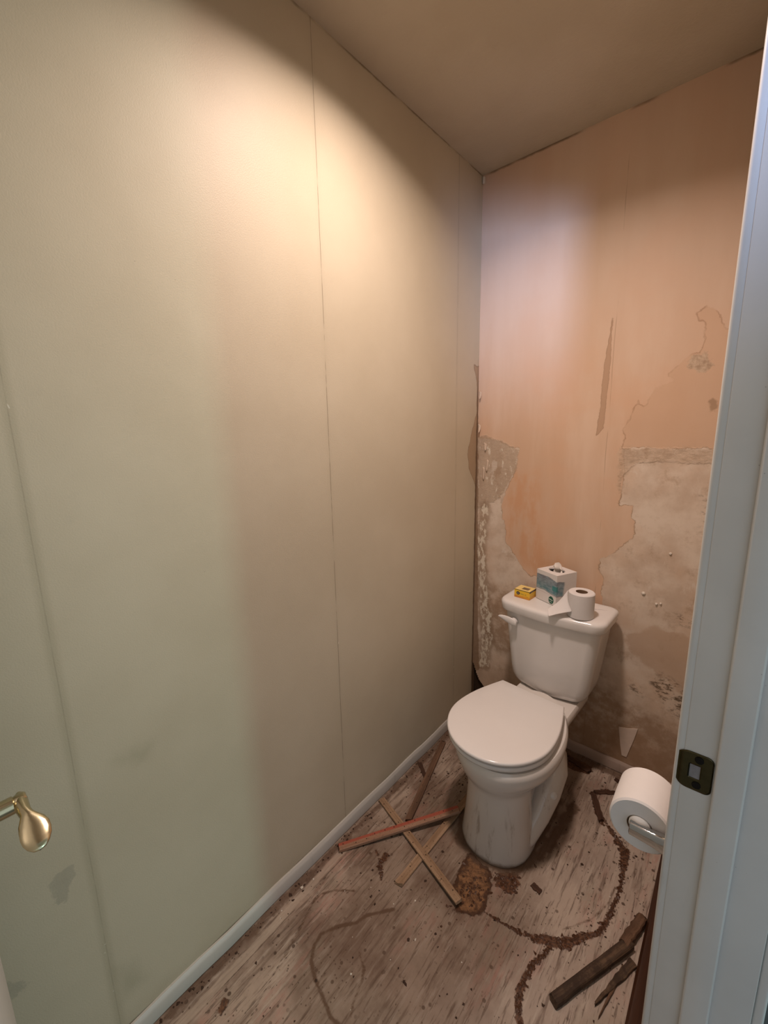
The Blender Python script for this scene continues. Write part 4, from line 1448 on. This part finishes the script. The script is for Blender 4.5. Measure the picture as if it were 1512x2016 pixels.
dirt_pts = [p for p in dirt_pts if 0.016 < p[0] < 0.87 and sd_poly(np.array([p]), BASEFOOT)[0] > 0.008]
MAT_DIRT = plain('dark_dirt_crumb', (0.05, 0.028, 0.018), 0.8, 0.2, var=0.5, vscale=160)
crumbs('dirt_crumbs', dirt_pts, 0.001, 0.0048, MAT_DIRT, 'dark dirt crumbs scattered over the stained floor', 'dirt', 0.4)
wp = [(0.205, -1.0), (0.335, -0.94), (0.37, -1.10), (0.255, -1.13), (0.395, -1.02), (0.31, -1.19), (0.045, -1.22), (0.06, -1.235), (0.04, -1.14), (0.15, -1.06),
      (0.047, -1.10), (0.29, -0.99), (0.52, -0.98), (0.78, -0.55), (0.36, -1.24)]
MAT_FLECK = plain('white_plaster_fleck', (0.62, 0.56, 0.48), 0.8, 0.2)
crumbs('plaster_flecks', wp, 0.0016, 0.0034, MAT_FLECK, 'tiny white plaster flecks scattered on the floor', 'plaster flecks', 0.6)

# ------------------------------------------------------------------ bits that stick out of the walls (parts of the wall)
MAT_FLAKE = plain('peeled_paint_paper', (0.60, 0.47, 0.36), 0.7, 0.2, var=0.1)


def flake(x_, z_, w_, h_, out_, lean, mat=MAT_FLAKE):
    bm = bmesh.new()
    n_ = 6
    rows = []
    for i in range(n_ + 1):
        t = i / n_
        row = []
        for k in range(4):
            s = k / 3
            wv = w_ * (1 - 0.35 * t) * (s - 0.5)
            row.append(bm.verts.new((x_ + wv + lean * t, -0.0012 - out_ * t * t * (0.6 + 0.4 * math.sin(2.2 * s + 3 * x_)), z_ - h_ * t + 0.25 * w_ * math.sin(5 * s + 2 * t))))
        rows.append(row)
    for a, b in zip(rows, rows[1:]):
        for k in range(3):
            bm.faces.new((a[k], a[k + 1], b[k + 1], b[k]))
    o = obj('paint_flake', bm, mat, wall_back, 60)
    so_ = o.modifiers.new('thickness', 'SOLIDIFY')
    so_.thickness = 0.0006
    return o


flake(0.010, 1.575, 0.012, 0.030, 0.014, 0.004)
flake(0.008, 1.430, 0.014, 0.034, 0.018, 0.006)
flake(0.040, 1.345, 0.016, 0.030, 0.006, 0.003)
flake(0.055, 1.270, 0.012, 0.050, 0.005, -0.003)
flake(0.035, 1.235, 0.010, 0.055, 0.005, 0.002)
# the torn paper tongue low on the right
bm = bmesh.new()
ring = [(0.672, 0.200), (0.700, 0.206), (0.738, 0.222), (0.730, 0.175), (0.718, 0.120), (0.709, 0.078), (0.692, 0.078), (0.684, 0.120)]
loft(bm, [[(a, -0.0005, b) for a, b in ring], [(a, -0.003, b) for a, b in ring]])
obj('paper_tongue', bm, plain('pale_paper_tongue', (0.68, 0.55, 0.46), 0.7, 0.2, var=0.1), wall_back, 30)
# wall plugs and a clip in the top corner
MAT_PLUG = plain('white_wall_plug', (0.66, 0.60, 0.52), 0.6)
for (x_, z_, r_) in ((0.711, 0.786, 0.0065), (0.755, 0.755, 0.0042), (0.768, 0.760, 0.0035), (0.781, 0.954, 0.0045)):
    bm = bmesh.new()
    lathe(bm, [(0.0001, -0.006), (r_ * 0.6, -0.0055), (r_, -0.003), (r_ * 1.1, 0.0)], 10, 'y', (x_, 0, z_))
    obj('wall_plug', bm, MAT_PLUG, wall_back, 40)
bm = bmesh.new()
box(bm, 0.004, 0.013, -0.010, -0.001, 2.405, 2.430, 0.001, 1)
obj('corner_clip', bm, MAT_PLUG, wall_back)
